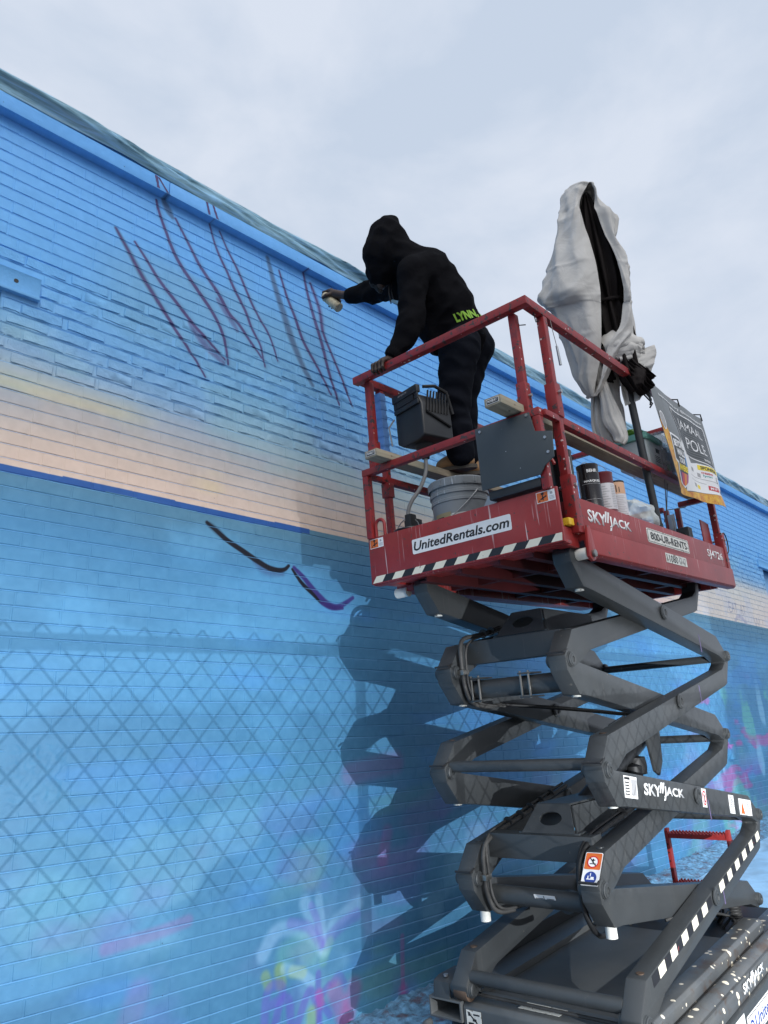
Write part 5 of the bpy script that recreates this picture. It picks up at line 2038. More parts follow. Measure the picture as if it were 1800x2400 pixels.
def can(x, y, r, h, lab, body, style):
    t = empty("paint_can", lab, "paint can", on_lift(x, y, 0.2305), "paint cans in a row along the side panel")
    bm = B()
    lathe(bm, [(r * .97, 0.0), (r * 1.02, 0.003), (r * 1.02, 0.008), (r, 0.011), (r, h - .012), (r * 1.03, h - .008), (r * 1.03, h), (r * .9, h + .001), (r * .86, h - .006), (0.001, h - .006)], 30, cap=False)
    obj("can_body", bm, body, t, smooth=35)

    def patch(a0, a1, z0, z1, m_, nm, dr=.0008):
        bm = B()
        n = max(3, int((a1 - a0) / 0.2))
        grid(bm, lambda u, v: Vector(((r + dr) * math.cos(a0 + (a1 - a0) * u), (r + dr) * math.sin(a0 + (a1 - a0) * u), z0 + (z1 - z0) * v)), n, 1)
        return obj(nm, bm, m_, t, smooth=60)

    def wrap_text(s, a_mid, z, hh, width, m_):
        bm = text_bm(s, hh, 0.03, 0, 0, width)
        for v in bm.verts:
            a = a_mid + (v.co.x - width / 2) / r
            v.co = Vector(((r + .0016) * math.cos(a), (r + .0016) * math.sin(a), z + v.co.y))
        return obj("lettering", bm, m_, t, smooth=0)
    fa = R(218)                                           # side facing the street
    if style == 'black':
        wrap_text("BEHR", fa + .15, h * .80, .016, .052, WHITE)
        wrap_text("MARQUEE", fa + .1, h * .575, .013, .085, WHITE)
        patch(fa - 1.0, fa + 1.0, h * .545, h * .553, INKGREY, "label_rule")
        patch(fa - 1.0, fa + .9, h * .20, h * .208, INKGREY, "label_rule")
        patch(fa - 1.75, fa - 1.3, h * .30, h * .90, LBL, "label")
    elif style == 'maroon':
        patch(fa - 1.5, fa + 1.5, h * .10, h * .72, LBL, "label")
        for k in range(9):
            patch(fa - .75 + .06 * (k % 2), fa + .25 - .16 * (k % 3), h * (.15 + .060 * k), h * (.165 + .060 * k), INKGREY, "print_line", .0016)
        for k in range(14):
            patch(fa + .42, fa + .95, h * (.14 + .040 * k), h * (.152 + .040 * k), INKGREY, "print_line", .0016)
    elif style == 'peach':
        patch(fa - 1.6, fa + 1.4, h * .08, h * .99, PEACH, "label")
        patch(fa - .9, fa + 1.4, h * .08, h * .64, LBL, "label", .0014)
        for k in range(11):
            patch(fa - .7, fa + .8 - .2 * (k % 3), h * (.11 + .046 * k), h * (.120 + .046 * k), INKGREY, "print_line", .002)
        for k in range(3):
            patch(fa - .5 + .3 * k, fa - .42 + .3 * k, h * .68, h * (.92 - .05 * k), INK, "print_line", .0018)
    else:
        patch(fa - .1, fa + .7, h * .50, h * .86, LBL, "label")
    if style != 'peach':
        bm = B()
        tube(bm, [(.006, (r + .002) * math.cos(t_), h * .86 + .085 * math.sin(t_) - .03 * (style == 'black')) for t_ in [math.pi * k / 12 for k in range(13)]], 0.0016, 6)
        o = obj("handle", bm, ZINC, t, smooth=60)
        o.matrix_local = Matrix.Rotation(R(60), 4, 'Z')
    return t


can(0.315, 0.118, 0.062, 0.275, "tall dark paint can with a round pale label, half hidden behind the corner post", BLACKCAN, 'plain')
can(0.520, 0.072, 0.053, 0.235, "black BEHR MARQUEE paint can standing next to the corner post", BLACKCAN, 'black')
can(0.690, 0.075, 0.055, 0.225, "maroon paint can with a wide white printed label, in the middle of the row", MAROON, 'maroon')
can(0.850, 0.078, 0.050, 0.208, "smallest paint can with peach and white label, at the far end of the row", BLACKCAN, 'peach')

# milky plastic bag slumped behind the umbrella pole
def blob(name, label, cat, M, mat, rad, freq, amp, seed, flat_z=None, squash=(1, 1, 1), n=4, parent=None, sm_=60):
    bm = B()
    bmesh.ops.create_icosphere(bm, subdivisions=n, radius=1.0)
    for v in bm.verts:
        p = v.co.copy()
        q = p * freq + Vector((seed, seed * 1.7, 0))
        d = 1 + amp * (mnoise.noise(q) + 0.5 * mnoise.noise(q * 2.1) + .35 * abs(mnoise.noise(q * 4.3)))
        v.co = Vector((p.x * squash[0], p.y * squash[1], p.z * squash[2])) * rad * d
        if flat_z is not None and v.co.z < flat_z:
            v.co.z = flat_z
    o = obj(name, bm, mat, parent, smooth=sm_)
    if parent is None:
        o.matrix_world = M
        tag(o, label, cat)
    else:
        o.matrix_local = M
    return o


blob("plastic_bag", "crumpled milky plastic bag slumped beside the umbrella pole", "plastic bag", on_lift(1.13, 0.085, 0.285), BAG, 0.11, 2.2, 0.32, 3.0, -0.05, (1.5, .75, .85))

# tubs on the street side plank
tub = empty("storage_tub", "clear plastic storage tub holding coloured things, beside the banner", "storage tub", on_lift(1.83, 0.165, 0.678))
bm = B()
prism(bm, [(-.125, 0), (.125, 0), (.15, .235), (.157, .235), (.132, -.004), (-.132, -.004), (-.157, .235), (-.15, .235)], 'y', -.11, .11)
for y in (-.114, .114):
    prism(bm, [(-.130, 0), (.130, 0), (.155, .235), (-.155, .235)], 'y', y - .002, y + .002)
obj("tub_wall", bm, CLEAR, tub, smooth=0)
bm = B()
box(bm, (-.165, -.125, .236), (.165, .125, .252))
obj("lid", bm, CLEAR, tub, bevel=.006)
for k, (mt, x0, x1, z0, z1) in enumerate(((flat("navy_pouch", (.03, .035, .06), .6), -.11, .03, .10, .19), (flat("tan_carton", (.35, .25, .16), .7), -.10, .06, .055, .10), (flat("pink_pouch", (.48, .03, .11), .5), -.11, .05, .004, .055), (flat("grey_spray_cap", (.12, .13, .15), .5), .05, .12, .004, .17))):
    bm = B()
    box(bm, (x0, -.08, z0), (x1, .08, z1 - .001))
    obj("stored_item", bm, mt, tub, bevel=.012)
bm = B()
lathe(bm, [(.001, 0), (.020, .002), (.022, .01), (.001, .016)], 16, Matrix.Translation((-.03, -.083, .035)) @ Matrix.Rotation(R(90), 4, 'X'), cap=False)
obj("green_disc", bm, flat("green_disc", (.16, .42, .05), .5), tub)
tb2 = empty("storage_tub", "white tub with a mint green lid and bar-code label behind the umbrella pole", "storage tub", on_lift(1.585, 0.175, 0.678))
bm = B()
prism(bm, [(-.10, 0), (.10, 0), (.118, .165), (-.118, .165)], 'y', -.10, .10)
obj("tub_wall", bm, flat("frosted_tub", (.58, .62, .62), .35), tb2, bevel=.01)
MINT = flat("mint_lid", (.22, .52, .44), .4)
bm = B()
box(bm, (-.132, -.115, .166), (.132, .115, .200))
box(bm, (-.116, -.100, .200), (.116, .100, .212))
obj("lid", bm, MINT, tb2, bevel=.006)
bM_ = face_matrix((-0.03, -.1022, .02), (1, 0, 0), (0, .0, 1))
rect_sticker("label", tb2, bM_, .0, .0, .12, .13, WHITE)
bm = B()
for k in range(12):
    box(bm, (.04 + .005 * k, .075, .0013), (.0425 + .005 * k + .001 * (k % 2), .105, .0018))
for k in range(4):
    box(bm, (.015, .012 + .012 * k, .0013), (.10 - .01 * (k % 2), .016 + .012 * k, .0018))
obj("bar_code", bm, INK, tb2, smooth=0, M=bM_)
blob("green_bag", "bright green snack bag lying on the mint lid", "bag", on_lift(1.58, 0.19, 0.915), flat("green_foil", (.20, .42, .06), .35), 0.075, 2.6, .25, 8.0, -0.028, (1.5, 1.1, .4))

# ------------------------------------------------------------------ banner tied to the top rail
ban = empty("banner", "grey, orange and white mural festival banner tied to the far top rail", "banner", on_lift(1.385, -0.004, 1.158))
BW, BH = 0.955, 0.675


def ban_pt(u, v, off=0.0):
    """u along the rail, v downwards; returns a point on the hanging vinyl"""
    x = BW * u - 0.015 * v * math.sin(u * 3)
    z = -BH * v + 0.012 * math.sin(u * math.pi) * (1 - v) * -1
    y = -0.030 - 0.020 * math.sin(v * 2.6) - 0.022 * math.sin(u * 7 + v * 2.2) * v - 0.012 * math.sin(u * 13 - v * 4) * (0.3 + v * .7)
    y -= 0.035 * max(0, v - .85) * max(0, u - .6) * 10
    # the near upper corner pulls away in a slack diagonal
    x += 0.10 * (1 - u) * max(0, v - 0.15) * 0.9
    return Vector((x, y - off, z))


VIN = flat("grey_vinyl", (0.155, 0.165, 0.17), 0.45)
bm = B()
grid(bm, ban_pt, 48, 34)
thicken(bm, 0.0012)
obj("vinyl", bm, VIN, ban, smooth=60)


def ban_patch(poly, mat, off, name, n=8):
    """flat print that follows the vinyl: fine grid clipped to the outline"""
    us, vs = [p[0] for p in poly], [p[1] for p in poly]
    bm = B()
    f = bm.faces.new([bm.verts.new((p[0], p[1], 0)) for p in poly])
    for ax, lo, hi in ((0, min(us), max(us)), (1, min(vs), max(vs))):
        k = max(1, int((hi - lo) / 0.035))
        for q in range(1, k):
            no = (1, 0, 0) if ax == 0 else (0, 1, 0)
            co = [0, 0, 0]
            co[ax] = lo + (hi - lo) * q / k
            bmesh.ops.bisect_plane(bm, geom=bm.verts[:] + bm.edges[:] + bm.faces[:], plane_co=co, plane_no=no)
    for v in bm.verts:
        v.co = ban_pt(v.co.x, v.co.y, off)
    return obj(name, bm, mat, ban, smooth=60)


def ban_text(s, u, v, hgt, wid, mat, off=0.004, bold=0.02, shear=0.0, slope=0.0):
    bm = text_bm(s, hgt, bold, shear, 0, wid)
    bmesh.ops.triangulate(bm, faces=bm.faces[:])
    bmesh.ops.subdivide_edges(bm, edges=[e for e in bm.edges if e.calc_length() > .05], cuts=1)
    for w in bm.verts:
        w.co = ban_pt(u + w.co.x, v - w.co.y + slope * w.co.x, off)
    return obj("lettering", bm, mat, ban, smooth=0)


def glitter():
    m, nt, bs = new_mat("orange_glitter_print")
    tc = nt.nodes.new('ShaderNodeTexCoord')
    v = tc.outputs['Object']
    c = nt.nodes.new('ShaderNodeValToRGB')
    e = c.color_ramp.elements
    e[0].position, e[0].color = .38, (.46, .13, .012, 1)
    e[1].position, e[1].color = .68, (.72, .46, .03, 1)
    nt.links.new(tnoise(nt, v, 24, 5, .7), c.inputs[0])
    vo = nt.nodes.new('ShaderNodeTexVoronoi')
    vo.inputs['Scale'].default_value = 110
    nt.links.new(v, vo.inputs['Vector'])
    s = ramp(nt, vo.outputs['Distance'], [(.12, .7), (.25, 0)])
    nt.links.new(mixc(nt, s, c.outputs[0], (.85, .62, .25)), bs.inputs['Base Color'])
    bs.inputs['Roughness'].default_value = .45
    return m


GLIT = glitter()
PWHITE = flat("white_print", (.74, .74, .75), .5)
PYEL = flat("yellow_print", (.78, .60, .03), .5)
DGREY = paint("dark_grey_print", (.05, .053, .056), .5, .3, 30)
ban_patch([(0, .36), (.075, .40), (.13, .55), (.16, .87), (.32, .955), (.60, .91), (1, .885), (1, 1), (0, 1)], GLIT, .0022, "orange_band")
ban_patch([(.30, .44), (.46, .50), (.52, .62), (.62, .60), (1, .60), (1, .885), (.60, .905), (.30, .95)], PWHITE, .0024, "sponsor_field")
ban_patch([(.275, .13), (.93, .13), (.955, .16), (.955, .575), (.93, .60), (.44, .555), (.40, .52), (.275, .18)], PWHITE, .0024, "panel_outline")
ban_patch([(.288, .142), (.925, .142), (.943, .165), (.943, .57), (.925, .588), (.45, .545), (.412, .515), (.288, .185)], DGREY, .0030, "artist_panel")
for k in range(16):
    v0 = .165 + .0255 * k
    ban_patch([(.33 + .007 * k, v0), (.935, v0 + .006), (.935, v0 + .011), (.33 + .007 * k, v0 + .005)], VIN, .0034, "panel_line")
ban_text("beyondwalls.org  @beyondwallslynn", .10, .105, .035, .84, PWHITE, bold=.012, slope=.0)
ban_text("JAMAAL", .40, .315, .115, .46, PWHITE, bold=-.004, shear=-.1, slope=.02)
ban_text("POLE", .50, .475, .115, .34, PWHITE, bold=-.004, shear=-.1, slope=.02)
ban_text("WEST", .74, .555, .028, .13, PWHITE, slope=.03)
# round badge and the big title
ban_patch([(.045 + .035 * math.cos(t), .36 + .09 * math.sin(t)) for t in [2 * math.pi * k / 20 for k in range(20)]], PWHITE, .0040, "badge")
ban_patch([(.045 + .028 * math.cos(t), .36 + .078 * math.sin(t)) for t in [2 * math.pi * k / 20 for k in range(20)]], INKGREY, .0046, "badge")
ban_patch([(.095, .455), (.24, .47), (.33, .56), (.37, .72), (.34, .88), (.27, .935), (.19, .90), (.155, .80), (.155, .73), (.105, .71)], PWHITE, .0040, "title_outline")
ban_patch([(.11, .475), (.235, .49), (.315, .57), (.352, .72), (.325, .87), (.27, .915), (.205, .885), (.172, .80), (.172, .71), (.12, .695)], DGREY, .0046, "title_ground")
ban_patch([(.172, .80), (.215, .80), (.225, .905), (.205, .885)], flat("violet_print", (.11, .03, .16), .5), .0050, "colour_bar")
ban_patch([(.215, .80), (.26, .80), (.262, .915), (.225, .905)], flat("crimson_print", (.48, .05, .07), .5), .0050, "colour_bar")
ban_patch([(.26, .80), (.30, .80), (.295, .90), (.262, .915)], flat("amber_print", (.66, .22, .03), .5), .0050, "colour_bar")
ban_patch([(.30, .80), (.342, .80), (.325, .87), (.295, .90)], flat("rose_print", (.42, .10, .20), .5), .0050, "colour_bar")
ban_patch([(.30, .58), (.335, .64), (.345, .73), (.31, .73)], flat("sky_print", (.08, .25, .50), .5), .0050, "colour_bar")
ban_text("BEYOND", .125, .575, .070, .185, PWHITE, off=.0056, bold=.05)
ban_text("WALLS", .155, .650, .062, .155, PWHITE, off=.0056, bold=.05)
ban_text("TOUR", .180, .715, .052, .115, PWHITE, off=.0056, bold=.05)
ban_text("INVERSE", .175, .785, .058, .16, PYEL, off=.0060, bold=.05)
ban_patch([(.62, .615), (.985, .60), (.985, .655), (.62, .665)], PYEL, .0030, "sponsor_heading")
ban_text("SPONSORS", .66, .655, .036, .28, INK, off=.0036, bold=.03)
for v0, u0, u1 in ((.752, .44, .96), (.79, .44, .70)):
    ban_patch([(u0, v0), (u1, v0 + .012), (u1, v0 + .017), (u0, v0 + .005)], INKGREY, .0030, "rule")
ban_patch([(.72, .815), (.87, .82), (.87, .865), (.72, .86)], RED_ST, .0030, "sponsor_logo")
ban_text("MVP", .745, .853, .026, .10, PWHITE, off=.0036)
ban_text("creative", .66, .700, .026, .16, RED_ST, off=.0032)
ban_text("lynn", .68, .735, .03, .12, flat("teal_print", (.05, .33, .33), .5), off=.0032)
ban_patch([(.895 + .022 * math.cos(t), .73 + .035 * math.sin(t)) for t in [2 * math.pi * k / 16 for k in range(16)]], INK, .0030, "sponsor_logo")
ban_patch([(.895 + .014 * math.cos(t), .73 + .025 * math.sin(t)) for t in [2 * math.pi * k / 16 for k in range(16)]], PWHITE, .0034, "sponsor_logo")
for u0, v0, mt in ((.90, .83, BLUE_ST), (.50, .66, INKGREY), (.50, .82, INKGREY), (.56, .83, PYEL), (.60, .70, INKGREY)):
    ban_patch([(u0, v0), (u0 + .045, v0 + .004), (u0 + .045, v0 + .045), (u0, v0 + .04)], mt, .0030, "sponsor_logo")
# ties and rod end
bm = B()
tube(bm, [(0.955, -.03, -.005), (1.02, .02, -.12), (1.08, .05, -.16)], .0018, 6)
obj("guy_wire", bm, STEEL, ban)
for u, v in ((0.0, 0.0), (1.0, 0.0), (0.52, 0.0)):
    p = ban_pt(u, v)
    bm = B()
    tube(bm, [p + Vector((0, -.004, -.02)), p + Vector((0, .0, .03)), p + Vector((0.01, .05, .05))], .005, 6)
    obj("cable_tie", bm, BLACK, ban)
for a, b_, c in (((1.02, .02, -.60), (0.95, .02, -.80), (0.93, .05, -1.0)), ((1.05, .02, -.62), (0.955, .02, -.80), (0.90, .03, -.88)), ((.955, .02, -.80), (1.3, .02, -.73), (1.36, .03, -.71))):
    bm = B()
    tube(bm, [Vector(a) - Vector((.98, 0, 0)) + Vector((.06, 0, 0)), Vector(b_) - Vector((.98, 0, 0)) + Vector((.06, 0, 0)), Vector(c) - Vector((.98, 0, 0)) + Vector((.06, 0, 0))], .0028, 6)
    obj("tie_cord", bm, BLACK, ban)

# ------------------------------------------------------------------ folded umbrella with a canvas drop cloth thrown over it
UO = Vector((1.365, 0.06, 0.232))
UT = Vector((1.22, 0.08, 2.50))
umb = empty("umbrella", "folded charcoal market umbrella leaning upright against the street side rail", "umbrella", on_lift(*UO))
ax = (UT - UO).normalized()


def ua(t):
    return (UT - UO) * t


bm = B()
tube(bm, [ua(0.0), ua(0.42)], 0.0225, 18)
pl_ = obj("pole", bm, BLACKP, umb, smooth=50)
bm = B()
tube(bm, [ua(0.42), ua(0.99)], 0.019, 16)
obj("pole", bm, BLACKP, umb, smooth=50)
bm = B()
tube(bm, [ua(0.0), ua(0.018)], 0.026, 18)
tube(bm, [ua(0.405), ua(0.43)], 0.027, 18)
obj("pole_collar", bm, BLACK, pl_, smooth=40)
sa, sb = frame_from(ax)


def fold_pt(u, v):
    """closed canopy: eight pleats hanging round the pole"""
    t = 0.995 - 0.575 * u
    r0 = 0.012 + 0.095 * min(1, u * 2.6) ** 0.7 - 0.030 * math.exp(-((u - .60) / .06) ** 2) + 0.02 * max(0, u - .7)
    a = 2 * math.pi * v
    pleat = 0.5 + 0.5 * math.cos(a * 9 + 1.2 * math.sin(u * 3))
    r = r0 * (0.66 + 0.36 * pleat) * (1 + .08 * mnoise.noise((math.cos(a) * 2, math.sin(a) * 2, u * 5)))
    return ua(t) + (sa * math.cos(a) + sb * math.sin(a)) * r


bm = B()
grid(bm, fold_pt, 60, 144, closed=True)
obj("canopy", bm, UMBREL, umb, smooth=70)
bm = B()
for q in range(2):
    pts = []
    for k in range(41):
        a = 2 * math.pi * k / 40
        pts.append(ua(0.995 - 0.575 * (.60 + .004 * q)) + (sa * math.cos(a) + sb * math.sin(a)) * (0.083 + .003 * q) + ax * (0.012 * math.cos(a + .8)))
    tube(bm, pts, 0.010, 6)
obj("strap", bm, UMBREL, umb, smooth=60)
# crumpled canopy hem and rib ends bunched outside the rail
hem = blob("canopy_hem", None, None, Matrix.Translation(Vector((1.285, -0.012, 1.165)) - UO) @ Matrix.Rotation(R(28), 4, 'Y'), UMBREL, 0.080, 1.4, .25, 12.3, None, (.75, .62, 1.15), 4, umb)
for k in range(5):
    bm = B()
    p = Vector((1.30 + .012 * k, -.03 + .008 * k, 1.13 - .012 * k)) - UO
    tube(bm, [p, p + Vector((.03, -.012 - .006 * k, -.06 - .012 * (k % 3))), p + Vector((.05, -.01, -.085))], .005, 6)
    obj("rib_end", bm, BLACKP, umb)
for k, (p0, p1, w0, sd_) in enumerate((((1.235, .05, 1.275), (1.34, -.05, 1.09), .075, 1.0), ((1.225, .06, 1.235), (1.315, -.02, 1.06), .07, 3.0), ((1.26, .02, 1.28), (1.352, -.06, 1.15), .06, 7.0), ((1.215, .07, 1.25), (1.27, .03, 1.075), .06, 9.0))):
    p0, p1 = Vector(p0), Vector(p1)
    dd_ = (p1 - p0).normalized()
    s1_ = dd_.cross(Vector((.741, .619, .261))).normalized()

    def rf(u, v, p0=p0, p1=p1, w0=w0, sd_=sd_, s1_=s1_):
        c = p0.lerp(p1, u)
        w = w0 * (0.45 + 0.75 * math.sin(math.pi * (.12 + .75 * u)))
        fl = .022 * math.sin(v * 19 + sd_) * (.3 + u) + .016 * mnoise.noise((v * 5 + sd_, u * 3, sd_))
        return c + s1_ * (w * (v - .5)) - Vector((.741, .619, .261)) * (.05 * math.sin(math.pi * v) + fl) - UO
    bm = B()
    grid(bm, rf, 24, 48)
    obj("canopy_fold", bm, UMBREL, umb, smooth=80)

cv = empty("drop_cloth", "pale grey canvas drop cloth draped like a hooded robe over the folded umbrella", "drop cloth", on_lift(*UO))
ROWS = [((1.147, 0.153, 2.536), (1.218, 0.071, 2.527), (1.224, 0.064, 2.526), (1.243, 0.043, 2.524)),
        ((1.133, 0.179, 2.512), (1.213, 0.088, 2.502), (1.235, 0.063, 2.499), (1.251, 0.044, 2.497)),
        ((1.122, 0.193, 2.482), (1.202, 0.102, 2.472), (1.240, 0.058, 2.467), (1.250, 0.046, 2.466)),
        ((1.116, 0.205, 2.422), (1.182, 0.130, 2.414), (1.239, 0.065, 2.407), (1.258, 0.043, 2.404)),
        ((1.111, 0.216, 2.352), (1.168, 0.151, 2.345), (1.229, 0.081, 2.337), (1.304, -0.004, 2.328)),
        ((1.104, 0.225, 2.312), (1.168, 0.153, 2.304), (1.231, 0.080, 2.296), (1.328, -0.031, 2.283)),
        ((1.085, 0.254, 2.204), (1.177, 0.149, 2.192), (1.244, 0.072, 2.183), (1.316, -0.010, 2.174)),
        ((1.067, 0.279, 2.126), (1.188, 0.141, 2.111), (1.256, 0.063, 2.102), (1.306, 0.006, 2.096)),
        ((1.044, 0.316, 1.992), (1.197, 0.140, 1.972), (1.280, 0.046, 1.962), (1.339, -0.022, 1.954)),
        ((1.028, 0.339, 1.916), (1.201, 0.141, 1.894), (1.287, 0.042, 1.883), (1.343, -0.021, 1.876)),
        ((1.008, 0.370, 1.823), (1.203, 0.147, 1.798), (1.293, 0.043, 1.786), (1.343, -0.013, 1.780)),
        ((0.996, 0.388, 1.757), (1.203, 0.151, 1.731), (1.294, 0.046, 1.719), (1.340, -0.006, 1.713)),
        ((1.022, 0.361, 1.697), (1.203, 0.155, 1.674), (1.292, 0.053, 1.662), (1.340, -0.001, 1.656)),
        ((1.044, 0.337, 1.665), (1.202, 0.156, 1.645), (1.288, 0.058, 1.634), (1.339, -0.000, 1.627)),
        ((1.066, 0.320, 1.530), (1.196, 0.171, 1.513), (1.268, 0.089, 1.504), (1.343, 0.003, 1.494)),
        ((1.086, 0.303, 1.434), (1.193, 0.181, 1.421), (1.228, 0.141, 1.416), (1.328, 0.026, 1.403)),
        ((1.097, 0.298, 1.313), (1.186, 0.196, 1.301), (1.201, 0.178, 1.299), (1.263, 0.107, 1.291)),
        ((1.107, 0.295, 1.212), (1.174, 0.218, 1.204), (1.191, 0.199, 1.201), (1.213, 0.174, 1.199)),
        ((1.129, 0.272, 1.136), (1.166, 0.231, 1.132), (1.174, 0.221, 1.130), (1.191, 0.202, 1.128)),
        ((1.154, 0.247, 1.088), (1.160, 0.240, 1.087), (1.165, 0.234, 1.087), (1.171, 0.228, 1.086))]
FW = Vector((0.741, 0.619, 0.261))


def row_pts(r):
    L, IL, IR, Rr = [Vector(p) for p in r]
    mid = (L + Rr) / 2
    w = (Rr - L).length
    fr, bk_ = -FW * (0.04 + .25 * w), FW * (0.02 + .25 * w)
    return [IL + fr * 1.0, L * .45 + IL * .55 + fr * 1.15, L * .85 + IL * .15 + fr * .55, L + FW * .01, L * .8 + mid * .2 + bk_ * .7, mid + bk_, Rr * .8 + mid * .2 + bk_ * .7, Rr + FW * .01, Rr * .85 + IR * .15 + fr * .5, Rr * .45 + IR * .55 + fr * 1.1, IR + fr * 1.0]


RP = [[Vector((1.222, 0.078, 2.560)) + (q - Vector((1.20, .085, 2.53))) * .12 for q in row_pts(ROWS[0])]] + [row_pts(r) for r in ROWS]


def cat(p0, p1, p2, p3, t):
    return 0.5 * (2 * p1 + (p2 - p0) * t + (2 * p0 - 5 * p1 + 4 * p2 - p3) * t * t + (3 * p1 - p0 - 3 * p2 + p3) * t ** 3)


def samp(seq, t):
    n = len(seq) - 1
    f = min(max(t, 0), .99999) * n
    i = int(f)
    g = lambda k: seq[min(max(k, 0), n)]
    return cat(g(i - 1), g(i), g(i + 1), g(i + 2), f - i)


def robe(u, v):
    n = len(RP) - 1
    f = min(u, .99999) * n
    i = int(f)
    c = [samp(RP[min(max(i + k, 0), n)], v) for k in (-1, 0, 1, 2)]
    p = cat(*c, f - i)
    # hanging folds and creases, strongest away from the edges of the opening
    e = math.sin(math.pi * v) ** .5
    s = mnoise.noise((v * 8, u * 1.4, 3.3)) * .034
    s += .022 * (1 - 2.6 * abs(mnoise.noise((v * 9 + u * 2.5, u * 2.2, 1.1)))) + .012 * (1 - 3 * abs(mnoise.noise((v * 12 - u * 9, u * 8 + v * 5, 5.5))))
    for fu in (.30, .46, .615, .76):           # creases left from the folded cloth
        s += .006 * math.exp(-((u - fu - .02 * math.sin(v * 9)) / .006) ** 2)
    cxy = Vector((p.x - (UT.x + .05), p.y - .1, 0))
    if cxy.length > 1e-4:
        p = p + cxy.normalized() * s * min(1, u * 4) * (0.35 + .65 * e)
    return p - UO


bm = B()
grid(bm, robe, 150, 120)
thicken(bm, 0.004)
obj("canvas", bm, CANVAS, cv, smooth=80)


def strip_sheet(rows, name, nu=40, nv=24, amp=.014, seed=0.0, bulge=.05):
    def fn(u, v):
        n = len(rows) - 1
        f = min(u, .99999) * n
        i = int(f)
        g = lambda k: [Vector(p) for p in rows[min(max(k, 0), n)]]
        c = [samp(g(i + k), v) for k in (-1, 0, 1, 2)]
        p = cat(*c, f - i)
        b_ = math.sin(math.pi * v)
        p = p - FW * (bulge * b_ + amp * (mnoise.noise((v * 6 + seed, u * 2.2, seed)) + .6 * mnoise.noise((v * 13, u * 4 + seed, 2.0))))
        return p - UO
    bm = B()
    grid(bm, fn, nu, nv)
    thicken(bm, .004)
    return obj(name, bm, CANVAS, cv, smooth=80)


strip_sheet([((1.235, 0.155, 1.42), (1.29, 0.11, 1.41), (1.345, 0.07, 1.40)), ((1.264, 0.189, 1.353), (1.301, 0.147, 1.348), (1.335, 0.108, 1.315)), ((1.225, 0.244, 1.219), (1.278, 0.183, 1.212), (1.326, 0.135, 1.115)), ((1.208, 0.273, 1.085), (1.267, 0.205, 1.059), (1.339, 0.126, 1.023)),
             ((1.202, 0.291, 0.906), (1.263, 0.221, 0.898), (1.338, 0.136, 0.888)), ((1.222, 0.275, 0.792), (1.284, 0.202, 0.806), (1.324, 0.160, 0.784))], "canvas_tail", amp=.030, seed=4.0, bulge=.02)
strip_sheet([((1.190, 0.210, 1.32), (1.212, 0.185, 1.32)), ((1.174, 0.199, 1.049), (1.219, 0.145, 1.080)), ((1.176, 0.205, 0.916), (1.248, 0.118, 0.951)), ((1.207, 0.174, 0.824), (1.262, 0.108, 0.818)), ((1.212, 0.172, 0.794), (1.247, 0.132, 0.763))], "canvas_tail", amp=.012, seed=9.0, bulge=.03)
strip_sheet([((1.25, 0.09, 1.24), (1.31, 0.02, 1.23)), ((1.245, 0.09, 1.10), (1.325, -0.005, 1.09)), ((1.25, 0.085, 1.0), (1.305, 0.01, 1.03))], "canvas_tail", amp=.012, seed=2.0, bulge=-.03)
# knotted bundle over the rail: rolled layers and a flared corner
for k in range(5):
    def roll(u, v, k=k):
        a = 4.4 * (v - .5) + .5
        A_ = Vector((1.165 + .010 * k, 0.130 - .018 * k, 1.375 - .022 * k))
        B_ = Vector((1.325 + .006 * k, -0.062 + .006 * k, 1.395 - .030 * k))
        p = A_.lerp(B_, u)
        r = (0.030 + .052 * math.sin(math.pi * min(1, u * 1.05 + .05)) ** .8) * (1.0 - .12 * k)
        up = Vector((.05, .25, 1)).normalized()
        r *= 1 + .16 * mnoise.noise((u * 2.2 + k, v * 3.5, k * 2.0)) + .10 * mnoise.noise((u * 4, v * 6, k + 4.0))
        return p + (-FW * math.cos(a) + up * math.sin(a)) * r + up * .030 * math.sin(math.pi * u) - UO
    bm = B()
    grid(bm, roll, 36, 30)
    thicken(bm, .004)
    obj("canvas_roll", bm, CANVAS, cv, smooth=80)
strip_sheet([((1.262, 0.015, 1.315), (1.258, 0.020, 1.285), (1.25, 0.028, 1.255)), ((1.320, -0.042, 1.345), (1.310, -0.03, 1.265), (1.290, -0.010, 1.20)), ((1.378, -0.113, 1.372), (1.374, -0.104, 1.30), (1.352, -0.07, 1.20))], "canvas_corner", 20, 20, .010, 6.0, .018)
strip_sheet([((1.23, 0.07, 1.42), (1.225, 0.07, 1.35)), ((1.29, -0.01, 1.45), (1.27, 0.0, 1.33)), ((1.335, -0.06, 1.40), (1.30, -0.03, 1.31))], "canvas_roll", 24, 16, .016, 14.0, .04)

